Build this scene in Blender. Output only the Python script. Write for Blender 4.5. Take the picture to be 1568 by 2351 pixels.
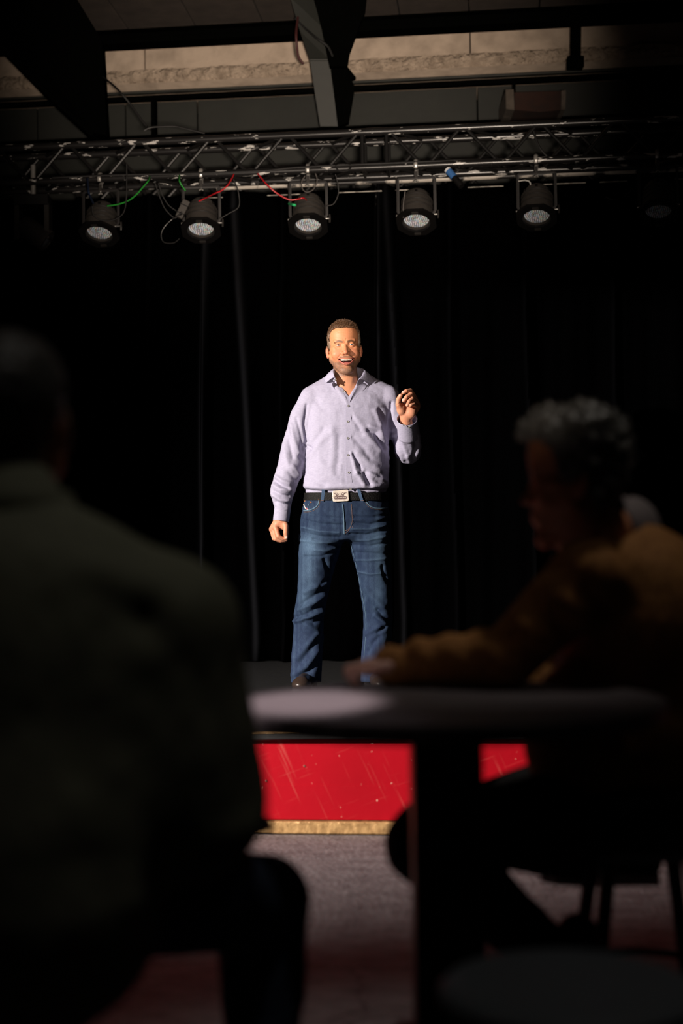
import bpy, bmesh, math, random
import numpy as np
from mathutils import Vector, Matrix

for _o in list(bpy.data.objects):
    bpy.data.objects.remove(_o, do_unlink=True)
SC = bpy.context.scene
COL = SC.collection
random.seed(7)
RNG = np.random.default_rng(11)

# ------------------------------------------------------------------ camera
FPX = 50.0 / 36.0 * 2351.0
CAM = Vector((0, 0, 1.01))
PITCH = math.atan(95.0 / FPX)
ROLL = math.radians(0.75)
_f = Vector((0, math.cos(PITCH), math.sin(PITCH)))
_r0 = Vector((1, 0, 0)); _u0 = Vector((0, -math.sin(PITCH), math.cos(PITCH)))
_r = math.cos(ROLL) * _r0 - math.sin(ROLL) * _u0
_u = math.sin(ROLL) * _r0 + math.cos(ROLL) * _u0
cam_d = bpy.data.cameras.new('camera')
cam_d.sensor_fit = 'VERTICAL'; cam_d.sensor_height = 36.0; cam_d.sensor_width = 24.0; cam_d.lens = 50.0
cam_d.clip_start = 0.05; cam_d.clip_end = 60
cam_d.dof.use_dof = True; cam_d.dof.focus_distance = 6.8; cam_d.dof.aperture_fstop = 1.5
cam = bpy.data.objects.new('camera', cam_d); COL.objects.link(cam)
cam.matrix_world = Matrix(((_r.x, _u.x, -_f.x, CAM.x), (_r.y, _u.y, -_f.y, CAM.y), (_r.z, _u.z, -_f.z, CAM.z), (0, 0, 0, 1)))
SC.camera = cam

def P(px, py, d):
    """the point at distance d in front of the camera that is seen at photo pixel (px, py)"""
    px, py, d = float(px), float(py), float(d)
    return CAM + d * ((px - 784.0) / FPX * _r + (1175.5 - py) / FPX * _u + _f)
def PA(px, py, d):
    return np.array(P(px, py, d))

# ------------------------------------------------------------------ light
w = bpy.data.worlds.new('world'); SC.world = w; w.use_nodes = True
w.node_tree.nodes['Background'].inputs[0].default_value = (0.5, 0.55, 0.6, 1)
w.node_tree.nodes['Background'].inputs[1].default_value = 0.0012
def spot(name, loc, aim, power, half_deg, blend, color, radius):
    l = bpy.data.lights.new(name, 'SPOT'); l.energy = power; l.spot_size = math.radians(2 * half_deg)
    l.spot_blend = blend; l.color = color; l.shadow_soft_size = radius
    o = bpy.data.objects.new(name, l); COL.objects.link(o); o.location = loc
    o.rotation_euler = (Vector(aim) - Vector(loc)).to_track_quat('-Z', 'Y').to_euler(); return o
# low hard daylight through the added opening in the left wall, falling on the speaker and the floor before the stage
spot('daylight_key', (-6.1, 1.5, 3.05), (0.25, 6.5, 0.85), 6500, 21.0, 0.95, (1.0, 0.90, 0.82), 0.05)
# added stand-in for bounced light, washing truss and ceiling from behind the photographer
spot('ceiling_wash', (0.2, -0.3, 0.85), (-0.2, 8.7, 3.85), 2900, 12.0, 1.0, (1.0, 0.84, 0.69), 0.12)
# added spot making a narrow pool of light on the table
spot('table_pool', (-0.35, -0.9, 3.4), (-0.066, 2.50, 0.75), 4300, 2.0, 0.6, (1.0, 0.88, 0.88), 0.03)
# added dim overhead fill for the audience
_l = bpy.data.lights.new('audience_fill', 'AREA'); _l.shape = 'DISK'; _l.size = 0.8; _l.energy = 2.2; _l.color = (1.0, 0.93, 0.85)
_o = bpy.data.objects.new('audience_fill', _l); COL.objects.link(_o); _o.location = (0.9, 2.2, 3.9)
_o.rotation_euler = (Vector((0.2, 2.3, 1.0)) - _o.location).to_track_quat('-Z', 'Y').to_euler()
spot('audience_fill_left', (-0.05, 1.35, 3.9), (-0.28, 2.05, 1.0), 26, 8.5, 1.0, (1.0, 0.95, 0.86), 0.08)  # added spots that lift the two men without lighting the table
spot('audience_fill_right', (1.0, 3.0, 3.9), (0.30, 2.84, 0.95), 75, 10, 1.0, (1.0, 0.92, 0.82), 0.08)
SC.view_settings.view_transform = 'Standard'; SC.view_settings.look = 'None'
SC.view_settings.exposure = 0.0; SC.view_settings.gamma = 1.0; SC.view_settings.use_curve_mapping = False

# ------------------------------------------------------------------ materials
MATS = {}
def mat(name, col=(0.5, 0.5, 0.5), rough=0.6, metal=0.0, vcol=False, noise=None, bump=None, spec=0.5, sss=0.0, sheen=0.0, coat=0.0, wave=None):
    """noise = (scale, other colour, contrast lo, hi); bump = (scale, strength, distance)"""
    if name in MATS: return MATS[name]
    m = bpy.data.materials.new(name); m.use_nodes = True; MATS[name] = m
    nt = m.node_tree; b = nt.nodes['Principled BSDF']
    b.inputs['Base Color'].default_value = (*col, 1); b.inputs['Roughness'].default_value = rough
    b.inputs['Metallic'].default_value = metal; b.inputs['Specular IOR Level'].default_value = spec
    if sheen: b.inputs['Sheen Weight'].default_value = sheen
    if coat: b.inputs['Coat Weight'].default_value = coat; b.inputs['Coat Roughness'].default_value = 0.15
    if sss:
        b.inputs['Subsurface Weight'].default_value = sss; b.inputs['Subsurface Radius'].default_value = (0.006, 0.0025, 0.0012)
        b.inputs['Subsurface Scale'].default_value = 1.0
    src = None
    tc = nt.nodes.new('ShaderNodeTexCoord')
    if vcol:
        a = nt.nodes.new('ShaderNodeAttribute'); a.attribute_name = 'Col'; src = a.outputs['Color']
    if noise:
        n = nt.nodes.new('ShaderNodeTexNoise'); n.inputs['Scale'].default_value = noise[0]; n.inputs['Detail'].default_value = 6
        nt.links.new(tc.outputs['Object'], n.inputs['Vector'])
        r = nt.nodes.new('ShaderNodeMapRange'); r.inputs[1].default_value = noise[2]; r.inputs[2].default_value = noise[3]
        nt.links.new(n.outputs['Fac'], r.inputs[0])
        x = nt.nodes.new('ShaderNodeMix'); x.data_type = 'RGBA'
        nt.links.new(r.outputs[0], x.inputs[0])
        if src: nt.links.new(src, x.inputs[6])
        else: x.inputs[6].default_value = (*col, 1)
        x.inputs[7].default_value = (*noise[1], 1); src = x.outputs[2]
    if src: nt.links.new(src, b.inputs['Base Color'])
    if bump:
        n = nt.nodes.new('ShaderNodeTexNoise'); n.inputs['Scale'].default_value = bump[0]; n.inputs['Detail'].default_value = 5
        nt.links.new(tc.outputs['Object'], n.inputs['Vector'])
        u = nt.nodes.new('ShaderNodeBump'); u.inputs['Strength'].default_value = bump[1]; u.inputs['Distance'].default_value = bump[2]
        nt.links.new(n.outputs['Fac'], u.inputs['Height']); nt.links.new(u.outputs[0], b.inputs['Normal'])
    return m

# ------------------------------------------------------------------ objects
def wm(o):
    if o is None: return Matrix()
    b = o.matrix_basis
    return wm(o.parent) @ o.matrix_parent_inverse @ b if o.parent else b.copy()
def link(name, me, m=None, parent=None, local=False):
    o = bpy.data.objects.new(name, me); COL.objects.link(o)
    if m and me is not None and not me.materials: me.materials.append(m)
    if parent:
        o.parent = parent
        if not local: o.matrix_parent_inverse = wm(parent).inverted()
    return o
def thing(name, label, cat, loc=(0, 0, 0), rz=0.0, group=None):
    o = bpy.data.objects.new(name, None); COL.objects.link(o); o.empty_display_size = 0.1
    o.location = loc; o.rotation_euler = (0, 0, rz); tag(o, label, cat, group); return o
def tag(o, label=None, cat=None, group=None, kind=None):
    if label: o['label'] = label
    if cat: o['category'] = cat
    if group: o['group'] = group
    if kind: o['kind'] = kind
    return o
def copy_tree(o, parent=None):
    c = o.copy(); COL.objects.link(c); c.parent = parent
    for ch in o.children: copy_tree(ch, c)
    return c

class MB:
    def __init__(s): s.v = []; s.f = []; s.c = []
    def add(s, vs, fs):
        b = len(s.v); s.v += [tuple(x) for x in vs]; s.f += [[b + i for i in q] for q in fs]
    def box(s, lo, hi, M=None):
        x0, y0, z0 = lo; x1, y1, z1 = hi
        vs = [(x0, y0, z0), (x1, y0, z0), (x1, y1, z0), (x0, y1, z0), (x0, y0, z1), (x1, y0, z1), (x1, y1, z1), (x0, y1, z1)]
        if M: vs = [M @ Vector(q) for q in vs]
        s.add(vs, [(0, 3, 2, 1), (4, 5, 6, 7), (0, 1, 5, 4), (1, 2, 6, 5), (2, 3, 7, 6), (3, 0, 4, 7)]); return s
    def tube(s, path, r, seg=10, closed=False, flat=None):
        pts = [Vector(p) for p in path]; n = len(pts); rs = r if hasattr(r, '__len__') else [r] * n
        t0 = (pts[1] - pts[0]).normalized()
        up = Vector((0, 0, 1)) if abs(t0.z) < 0.9 else Vector((0, 1, 0))
        a = t0.cross(up).normalized(); rings = []
        for i in range(n):
            if closed: t = (pts[(i + 1) % n] - pts[i - 1]).normalized()
            else: t = (pts[min(i + 1, n - 1)] - pts[max(i - 1, 0)]).normalized()
            a = (a - t * a.dot(t)).normalized(); b = t.cross(a)
            fl = flat or (1, 1)
            rings.append([pts[i] + rs[i] * (fl[0] * a * math.cos(2 * math.pi * k / seg) + fl[1] * b * math.sin(2 * math.pi * k / seg)) for k in range(seg)])
        vs = [q for ring in rings for q in ring]; fs = []
        for i in range(n if closed else n - 1):
            j = (i + 1) % n
            for k in range(seg):
                l = (k + 1) % seg; fs.append((i * seg + k, j * seg + k, j * seg + l, i * seg + l)[::-1])
        if not closed: fs.append(tuple(range(seg))); fs.append(tuple(reversed([(n - 1) * seg + k for k in range(seg)])))
        s.add(vs, fs); return s
    def lathe(s, prof, seg=24, M=None, cap=True):
        vs = []; fs = []
        for r, z in prof:
            for k in range(seg):
                t = 2 * math.pi * k / seg; q = Vector((r * math.cos(t), r * math.sin(t), z)); vs.append(M @ q if M else q)
        for i in range(len(prof) - 1):
            for k in range(seg):
                l = (k + 1) % seg; fs.append((i * seg + k, i * seg + l, (i + 1) * seg + l, (i + 1) * seg + k))
        if cap:
            fs.append(tuple(reversed(range(seg)))); fs.append(tuple((len(prof) - 1) * seg + k for k in range(seg)))
        s.add(vs, fs); return s
    def prism(s, poly, off):
        """closed polygon of 3D points extruded by the vector off"""
        n = len(poly); off = Vector(off); vs = [Vector(p) for p in poly] + [Vector(p) + off for p in poly]
        fs = [tuple(range(n)), tuple(reversed(range(n, 2 * n)))] + [(i + n, (i + 1) % n + n, (i + 1) % n, i) for i in range(n)]
        s.add(vs, fs); return s
    def build(s, name, m=None, parent=None, local=False, smooth=False, bevel=0.0, fix=True):
        me = bpy.data.meshes.new(name); me.from_pydata([tuple(q) for q in s.v], [], s.f)
        if fix or bevel:
            bm = bmesh.new(); bm.from_mesh(me)
            bmesh.ops.recalc_face_normals(bm, faces=bm.faces[:])
            if bevel:
                bmesh.ops.bevel(bm, geom=[e for e in bm.edges if e.calc_face_angle(0) > 0.5], offset=bevel, segments=2, affect='EDGES', profile=0.5)
            bm.to_mesh(me); bm.free()
        if smooth:
            me.polygons.foreach_set('use_smooth', [True] * len(me.polygons))
            try: me.set_sharp_from_angle(angle=math.radians(40))
            except Exception: pass
        return link(name, me, m, parent, local)
def smooth_path(pts, n=8):
    pts = [Vector(p) for p in pts]; out = []
    for i in range(len(pts) - 1):
        p0 = pts[max(i - 1, 0)]; p1 = pts[i]; p2 = pts[i + 1]; p3 = pts[min(i + 2, len(pts) - 1)]
        for k in range(n):
            t = k / n
            out.append(0.5 * ((2 * p1) + (p2 - p0) * t + (2 * p0 - 5 * p1 + 4 * p2 - p3) * t * t + (3 * p1 - p0 - 3 * p2 + p3) * t ** 3))
    out.append(pts[-1]); return out

# ------------------------------------------------------------------ implicit surfaces for bodies and cloth
def V3(*a): return np.array(a, dtype=np.float64)
def ell(p, c, r):
    r = np.asarray(r, float); q = (p - np.asarray(c)) / r
    k0 = np.sqrt((q * q).sum(1)); q = q / r; k1 = np.sqrt((q * q).sum(1))
    return k0 * (k0 - 1.0) / np.maximum(k1, 1e-9)
def rc(p, a, b, ra, rb):
    a = np.asarray(a, float); b = np.asarray(b, float); ba = b - a; pa = p - a
    t = np.clip(pa @ ba / max(ba @ ba, 1e-12), 0, 1)
    q = pa - t[:, None] * ba
    return np.sqrt((q * q).sum(1)) - (ra + t * (rb - ra))
def chain(p, pts, rs):
    d = None
    for i in range(len(pts) - 1):
        e = rc(p, pts[i], pts[i + 1], rs[i], rs[i + 1]); d = e if d is None else np.minimum(d, e)
    return d
def smin(a, b, k):
    h = np.clip(0.5 + 0.5 * (b - a) / k, 0, 1); return b + (a - b) * h - k * h * (1 - h)
def smax(a, b, k): return -smin(-a, -b, k)
def segdist(p, pts):
    d = None
    for i in range(len(pts) - 1):
        a = np.asarray(pts[i], float); b = np.asarray(pts[i + 1], float); ba = b - a; pa = p - a
        t = np.clip(pa @ ba / max(ba @ ba, 1e-12), 0, 1); q = pa - t[:, None] * ba
        e = (q * q).sum(1); d = e if d is None else np.minimum(d, e)
    return np.sqrt(d)
def vnoise(p, seed=0):
    i = np.floor(p).astype(np.int64); f = p - i; f = f * f * (3 - 2 * f); out = 0
    for dx in (0, 1):
        for dy in (0, 1):
            for dz in (0, 1):
                h = (i[:, 0] + dx) * 73856093 ^ (i[:, 1] + dy) * 19349663 ^ (i[:, 2] + dz) * 83492791 ^ (seed * 2654435761 % 2 ** 31)
                h = (h ^ (h >> 13)) * 1274126177 & 0x7fffffff; h = (h ^ (h >> 16)) & 0xffff
                out = out + h / 65535.0 * (f[:, 0] if dx else 1 - f[:, 0]) * (f[:, 1] if dy else 1 - f[:, 1]) * (f[:, 2] if dz else 1 - f[:, 2])
    return out * 2 - 1
def fbm(p, o=3, seed=0):
    s = 0; a = 1.0
    for k in range(o): s = s + a * vnoise(p * 2 ** k + 17.3 * k, seed + k); a *= 0.5
    return s
def polygonize(fn, lo, hi, h, slack=1.5, project=True):
    lo = np.asarray(lo, float); hi = np.asarray(hi, float)
    nb = np.ceil((hi - lo) / (8 * h)).astype(int) + 1
    g = np.stack(np.meshgrid(*[np.arange(k) for k in nb], indexing='ij'), -1).reshape(-1, 3)
    d = fn(lo + (g + 0.5) * 8 * h)
    g = g[np.abs(d) < 8 * h * 0.87 * slack]
    loc = np.stack(np.meshgrid(np.arange(9), np.arange(9), np.arange(9), indexing='ij'), -1).reshape(-1, 3)
    vals = np.empty((len(g), 729), np.float32)
    for s in range(0, len(g), 600):
        idx = g[s:s + 600, None, :] * 8 + loc[None]
        vals[s:s + 600] = fn((lo + idx.reshape(-1, 3) * h)).reshape(-1, 729)
    vals = vals.reshape(-1, 9, 9, 9)
    N = nb * 8 + 2
    def key(c): return ((c[:, 0] + 1) * N[1] + c[:, 1] + 1) * N[2] + c[:, 2] + 1
    ins = vals < 0
    cs = [(i, j, k) for i in (0, 1) for j in (0, 1) for k in (0, 1)]
    cnt = sum(ins[:, i:8 + i, j:8 + j, k:8 + k].astype(np.int8) for i, j, k in cs)
    b, ci, cj, ck = np.nonzero((cnt > 0) & (cnt < 8))
    cv = {c: vals[b, ci + c[0], cj + c[1], ck + c[2]].astype(np.float64) for c in cs}
    acc = np.zeros((len(b), 3)); num = np.zeros(len(b))
    for a in range(3):
        for c in cs:
            if c[a] == 0:
                e = list(c); e[a] = 1; v0 = cv[c]; v1 = cv[tuple(e)]; m = (v0 < 0) != (v1 < 0)
                t = np.where(m, v0 / np.where(v0 == v1, 1, v0 - v1), 0)
                q = np.tile(np.array(c, float), (len(b), 1)); q[:, a] = t
                acc[m] += q[m]; num += m
    cell = g[b] * 8 + np.stack([ci, cj, ck], 1)
    pos = lo + h * (cell + acc / np.maximum(num, 1)[:, None])
    keys = key(cell); order = np.argsort(keys); sk = keys[order]
    quads = []
    for a in range(3):
        sl0 = [slice(0, 8)] * 3; sl1 = [slice(0, 8)] * 3; sl1[a] = slice(1, 9)
        v0 = ins[(slice(None), *sl0)]; v1 = ins[(slice(None), *sl1)]
        b, i, j, k = np.nonzero(v0 != v1); inside0 = v0[b, i, j, k]
        pt = g[b] * 8 + np.stack([i, j, k], 1); u, v = (a + 1) % 3, (a + 2) % 3
        ids = []; ok = np.ones(len(pt), bool)
        for du, dv in ((-1, -1), (0, -1), (0, 0), (-1, 0)):
            c = pt.copy(); c[:, u] += du; c[:, v] += dv
            kk = key(c); s = np.clip(np.searchsorted(sk, kk), 0, len(sk) - 1); ok &= sk[s] == kk; ids.append(order[s])
        q = np.stack(ids, 1); q[~inside0] = q[~inside0][:, ::-1]; quads.append(q[ok])
    quads = np.concatenate(quads)
    if project and len(pos):
        for _ in range(1):
            e = h * 0.5; d0 = fn(pos); gr = np.stack([fn(pos + np.eye(3)[a] * e) - d0 for a in range(3)], 1) / e
            st = d0[:, None] * gr / np.maximum((gr * gr).sum(1), 0.25)[:, None]
            st = np.clip(st, -h * 0.7, h * 0.7); pos = pos - st
    return pos, quads
def vnormals(pos, quads):
    n = np.zeros_like(pos); a, b, c, d = (pos[quads[:, k]] for k in range(4))
    fn_ = np.cross(c - a, d - b)
    for k in range(4): np.add.at(n, quads[:, k], fn_)
    return n / np.maximum(np.linalg.norm(n, axis=1), 1e-12)[:, None]
def relax(pos, quads, it=1, w=0.5):
    for _ in range(it):
        s = np.zeros_like(pos); c = np.zeros(len(pos))
        for k in range(4):
            for l in ((k + 1) % 4, (k + 3) % 4):
                np.add.at(s, quads[:, k], pos[quads[:, l]]); np.add.at(c, quads[:, k], 1)
        pos = pos + w * (s / np.maximum(c, 1)[:, None] - pos)
    return pos
def np_mesh(name, pos, quads, m=None, parent=None, col=None, smooth=True):
    me = bpy.data.meshes.new(name); nv = len(pos); nf = len(quads); k = quads.shape[1]
    me.vertices.add(nv); me.vertices.foreach_set('co', np.ascontiguousarray(pos, dtype=np.float32).ravel())
    me.loops.add(nf * k); me.loops.foreach_set('vertex_index', np.ascontiguousarray(quads, dtype=np.int32).ravel())
    me.polygons.add(nf); me.polygons.foreach_set('loop_start', np.arange(0, nf * k, k, dtype=np.int32))
    try: me.polygons.foreach_set('loop_total', np.full(nf, k, dtype=np.int32))
    except Exception: pass
    me.update(calc_edges=True); me.validate()
    if smooth: me.polygons.foreach_set('use_smooth', np.ones(len(me.polygons), bool))
    if col is not None:
        a = me.color_attributes.new('Col', 'FLOAT_COLOR', 'POINT')
        c4 = np.ones((nv, 4), np.float32); c4[:, :3] = col; a.data.foreach_set('color', c4.ravel())
    return link(name, me, m, parent)
def join_np(parts):
    ps, qs, cs, off = [], [], [], 0
    for p, q, c in parts: ps.append(p); qs.append(q + off); cs.append(c); off += len(p)
    return np.concatenate(ps), np.concatenate(qs), np.concatenate(cs)

# ================================================================== THE ROOM
PSI = math.radians(6.1)           # the hall is turned a little against the camera
RB = Matrix.Rotation(-PSI, 4, 'Z')
def UV(px, py, d):                # photo pixel + distance -> hall coordinates (u along the stage, v into the hall)
    return RB.inverted() @ P(px, py, d)
def hall(o): o.matrix_basis = RB @ o.matrix_basis; return o
def hthing(name, label, cat, group=None):
    return hall(thing(name, label, cat, group=group))
def struct(name, mb, m, **k):
    o = hall(mb.build(name, m, **k)); o['kind'] = 'structure'; return o
def node_floor():
    m = bpy.data.materials.new('worn_concrete_floor'); m.use_nodes = True; nt = m.node_tree; b = nt.nodes['Principled BSDF']
    tc = nt.nodes.new('ShaderNodeTexCoord'); mp = nt.nodes.new('ShaderNodeMapping'); mp.inputs['Scale'].default_value = (0.8, 1.2, 1)
    nt.links.new(tc.outputs['Object'], mp.inputs[0])
    n1 = nt.nodes.new('ShaderNodeTexNoise'); n1.inputs['Scale'].default_value = 14; n1.inputs['Detail'].default_value = 9; n1.inputs['Roughness'].default_value = 0.65
    nt.links.new(mp.outputs[0], n1.inputs['Vector'])
    r = nt.nodes.new('ShaderNodeValToRGB'); e = r.color_ramp.elements
    e[0].position = 0.32; e[0].color = (0.086, 0.082, 0.090, 1); e[1].position = 0.66; e[1].color = (0.205, 0.188, 0.198, 1)
    x = r.color_ramp.elements.new(0.48); x.color = (0.150, 0.138, 0.147, 1)
    nt.links.new(n1.outputs['Fac'], r.inputs[0])
    vo = nt.nodes.new('ShaderNodeTexVoronoi'); vo.feature = 'DISTANCE_TO_EDGE'; vo.inputs['Scale'].default_value = 1.3
    wn = nt.nodes.new('ShaderNodeTexNoise'); wn.inputs['Scale'].default_value = 5; wn.inputs['Detail'].default_value = 6
    nt.links.new(tc.outputs['Object'], wn.inputs['Vector'])
    ad = nt.nodes.new('ShaderNodeMixRGB'); ad.blend_type = 'ADD'; ad.inputs[0].default_value = 0.3
    nt.links.new(tc.outputs['Object'], ad.inputs[1]); nt.links.new(wn.outputs['Color'], ad.inputs[2]); nt.links.new(ad.outputs[0], vo.inputs['Vector'])
    cr = nt.nodes.new('ShaderNodeMapRange'); cr.inputs[1].default_value = 0.0; cr.inputs[2].default_value = 0.010; nt.links.new(vo.outputs['Distance'], cr.inputs[0])
    mx = nt.nodes.new('ShaderNodeMix'); mx.data_type = 'RGBA'; mx.inputs[6].default_value = (0.04, 0.045, 0.05, 1)
    nt.links.new(cr.outputs[0], mx.inputs[0]); nt.links.new(r.outputs[0], mx.inputs[7]); nt.links.new(mx.outputs[2], b.inputs['Base Color'])
    b.inputs['Roughness'].default_value = 0.62
    n2 = nt.nodes.new('ShaderNodeTexNoise'); n2.inputs['Scale'].default_value = 60; n2.inputs['Detail'].default_value = 8; nt.links.new(mp.outputs[0], n2.inputs['Vector'])
    bp = nt.nodes.new('ShaderNodeBump'); bp.inputs['Strength'].default_value = 0.75; bp.inputs['Distance'].default_value = 0.012
    nt.links.new(n2.outputs['Fac'], bp.inputs['Height']); nt.links.new(bp.outputs[0], b.inputs['Normal'])
    return m
def node_red():
    m = bpy.data.materials.new('scuffed_red_paint'); m.use_nodes = True; nt = m.node_tree; b = nt.nodes['Principled BSDF']
    tc = nt.nodes.new('ShaderNodeTexCoord')
    def noise(scale, mapping, lo, hi, detail=5):
        mr = nt.nodes.new('ShaderNodeMapping'); mr.inputs['Rotation'].default_value = mapping[1]; nt.links.new(tc.outputs['Object'], mr.inputs[0])
        mp = nt.nodes.new('ShaderNodeMapping'); mp.inputs['Scale'].default_value = mapping[0]
        n = nt.nodes.new('ShaderNodeTexNoise'); n.inputs['Scale'].default_value = scale; n.inputs['Detail'].default_value = detail
        nt.links.new(mr.outputs[0], mp.inputs[0]); nt.links.new(mp.outputs[0], n.inputs['Vector'])
        r = nt.nodes.new('ShaderNodeMapRange'); r.inputs[1].default_value = lo; r.inputs[2].default_value = hi; nt.links.new(n.outputs['Fac'], r.inputs[0]); return r.outputs[0]
    cur = None
    def mix(fac, c, base):
        x = nt.nodes.new('ShaderNodeMix'); x.data_type = 'RGBA'; nt.links.new(fac, x.inputs[0])
        if isinstance(base, tuple): x.inputs[6].default_value = base
        else: nt.links.new(base, x.inputs[6])
        x.inputs[7].default_value = c; return x.outputs[2]
    cur = mix(noise(2.2, ((1, 1, 1), (0, 0, 0)), 0.35, 0.7), (0.30, 0.0012, 0.007, 1), (0.38, 0.0016, 0.010, 1))
    cur = mix(noise(16, ((0.25, 1, 6.0), (0, 0.35, 0)), 0.62, 0.74), (0.40, 0.035, 0.035, 1), cur)
    cur = mix(noise(18, ((0.15, 1, 5.0), (0, -1.15, 0)), 0.64, 0.76), (0.42, 0.055, 0.05, 1), cur)
    cur = mix(noise(70, ((1, 1, 1), (0, 0, 0)), 0.735, 0.75, 2), (0.75, 0.55, 0.42, 1), cur)
    nt.links.new(cur, b.inputs['Base Color']); b.inputs['Roughness'].default_value = 0.45; b.inputs['Specular IOR Level'].default_value = 0.2
    n2 = nt.nodes.new('ShaderNodeTexNoise'); n2.inputs['Scale'].default_value = 30; n2.inputs['Detail'].default_value = 6; nt.links.new(tc.outputs['Object'], n2.inputs['Vector'])
    bp = nt.nodes.new('ShaderNodeBump'); bp.inputs['Strength'].default_value = 0.12; bp.inputs['Distance'].default_value = 0.004
    nt.links.new(n2.outputs['Fac'], bp.inputs['Height']); nt.links.new(bp.outputs[0], b.inputs['Normal'])
    return m
M_floor = node_floor(); M_red = node_red()
M_wall = mat('dark_plaster', (0.030, 0.030, 0.030), 0.9, noise=(3, (0.02, 0.02, 0.02), 0.3, 0.7))
M_conc = mat('raw_concrete', (0.52, 0.41, 0.32), 0.9, noise=(7, (0.34, 0.265, 0.205), 0.42, 0.75), bump=(22, 0.35, 0.02))
M_concr = mat('rough_concrete', (0.60, 0.47, 0.36), 0.95, noise=(16, (0.33, 0.25, 0.185), 0.4, 0.72), bump=(48, 1.0, 0.05))
M_green = mat('dark_green_steel_paint', (0.0145, 0.0155, 0.0120), 0.6, noise=(5, (0.010, 0.011, 0.0088), 0.35, 0.7), bump=(12, 0.1, 0.01))
M_plank = mat('darkened_concrete_plank', (0.056, 0.042, 0.034), 0.95, noise=(6, (0.036, 0.027, 0.022), 0.4, 0.7), bump=(20, 0.15, 0.01))  # concrete darkened for the weak grazing light under the ceiling
M_steel = mat('black_green_steel', (0.0014, 0.0015, 0.0013), 0.9, spec=0.0)
M_deck = mat('black_stage_deck', (0.010, 0.010, 0.0105), 0.85, spec=0.2, noise=(60, (0.022, 0.021, 0.021), 0.55, 0.8), bump=(50, 0.3, 0.004))
M_gold = mat('worn_gold_painted_wood', (0.60, 0.37, 0.16), 0.33, 0.35, noise=(45, (0.36, 0.20, 0.08), 0.40, 0.72), bump=(34, 0.8, 0.01))
M_black = mat('matt_black', (0.010, 0.010, 0.010), 0.6)
M_dplas = mat('dark_brown_plaster', (0.10, 0.08, 0.065), 0.95, noise=(20, (0.05, 0.04, 0.03), 0.4, 0.7))  # dark mottled plaster for the bracket ends
M_rust = mat('rusty_red_steel', (0.028, 0.009, 0.005), 0.9, noise=(14, (0.014, 0.006, 0.004), 0.4, 0.7))

FLOOR = struct('floor', MB().box((-7.5, -5, -0.12), (7.5, 12.5, -0.004)), M_floor)
vs_ = [-0.1, 0.87, 1.83, 2.79, 3.75, 4.71, 5.105]; us_ = [-3.9, -1.95, -0.02, 1.93, 3.85]
for a, b in zip(us_[:-1], us_[1:]):
    for c, d in zip(vs_[:-1], vs_[1:]):
        o = MB().box((a + 0.0012, c + 0.0012, -0.003), (b - 0.0012, d - 0.0012, 0.0)).build('floor_slab', M_floor, bevel=0.0008); o.parent = FLOOR
struct('wall_back', MB().box((-7.5, 10.6, 0), (7.5, 10.8, 4.62)), M_wall)
struct('wall_right', MB().box((4.2, -5, 0), (4.4, 10.6, 4.62)), M_wall)
struct('wall_front', MB().box((-7.5, -5.2, 0), (7.5, -5.0, 4.62)), M_wall)
# left wall, its unseen opening added to keep daylight off the truss (world axes)
wl = MB()
WX0, WX1 = -3.75, -3.55
OY0, OY1, OZ0, OZ1 = 1.3, 5.2, 0.35, 2.90
for lo, hi in (((WX0, -5, 0), (WX1, OY0, 4.62)), ((WX0, OY1, 0), (WX1, 11.2, 4.62)), ((WX0, OY0, 0), (WX1, OY1, OZ0)), ((WX0, OY0, OZ1), (WX1, OY1, 4.62))):
    wl.box(lo, hi)
_wl = wl.build('wall_left', M_wall); _wl['kind'] = 'structure'

# ---- ceiling of concrete planks
ceil_top = MB().box((-7.5, -5, 4.63), (7.5, 10.8, 4.76))
CEIL = struct('ceiling', ceil_top, M_conc)
CZ = 4.46
pk = None
for i in range(20):
    u0 = -4.55 + i * 0.445
    if pk is None:
        o = MB().box((0, 0, 0), (0.437, 4.0, 0.16)).build('plank', M_plank, bevel=0.006); pk = o.data
    else: o = link('plank', pk)
    o.parent = CEIL; o.location = (u0, 5.15, CZ)

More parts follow.
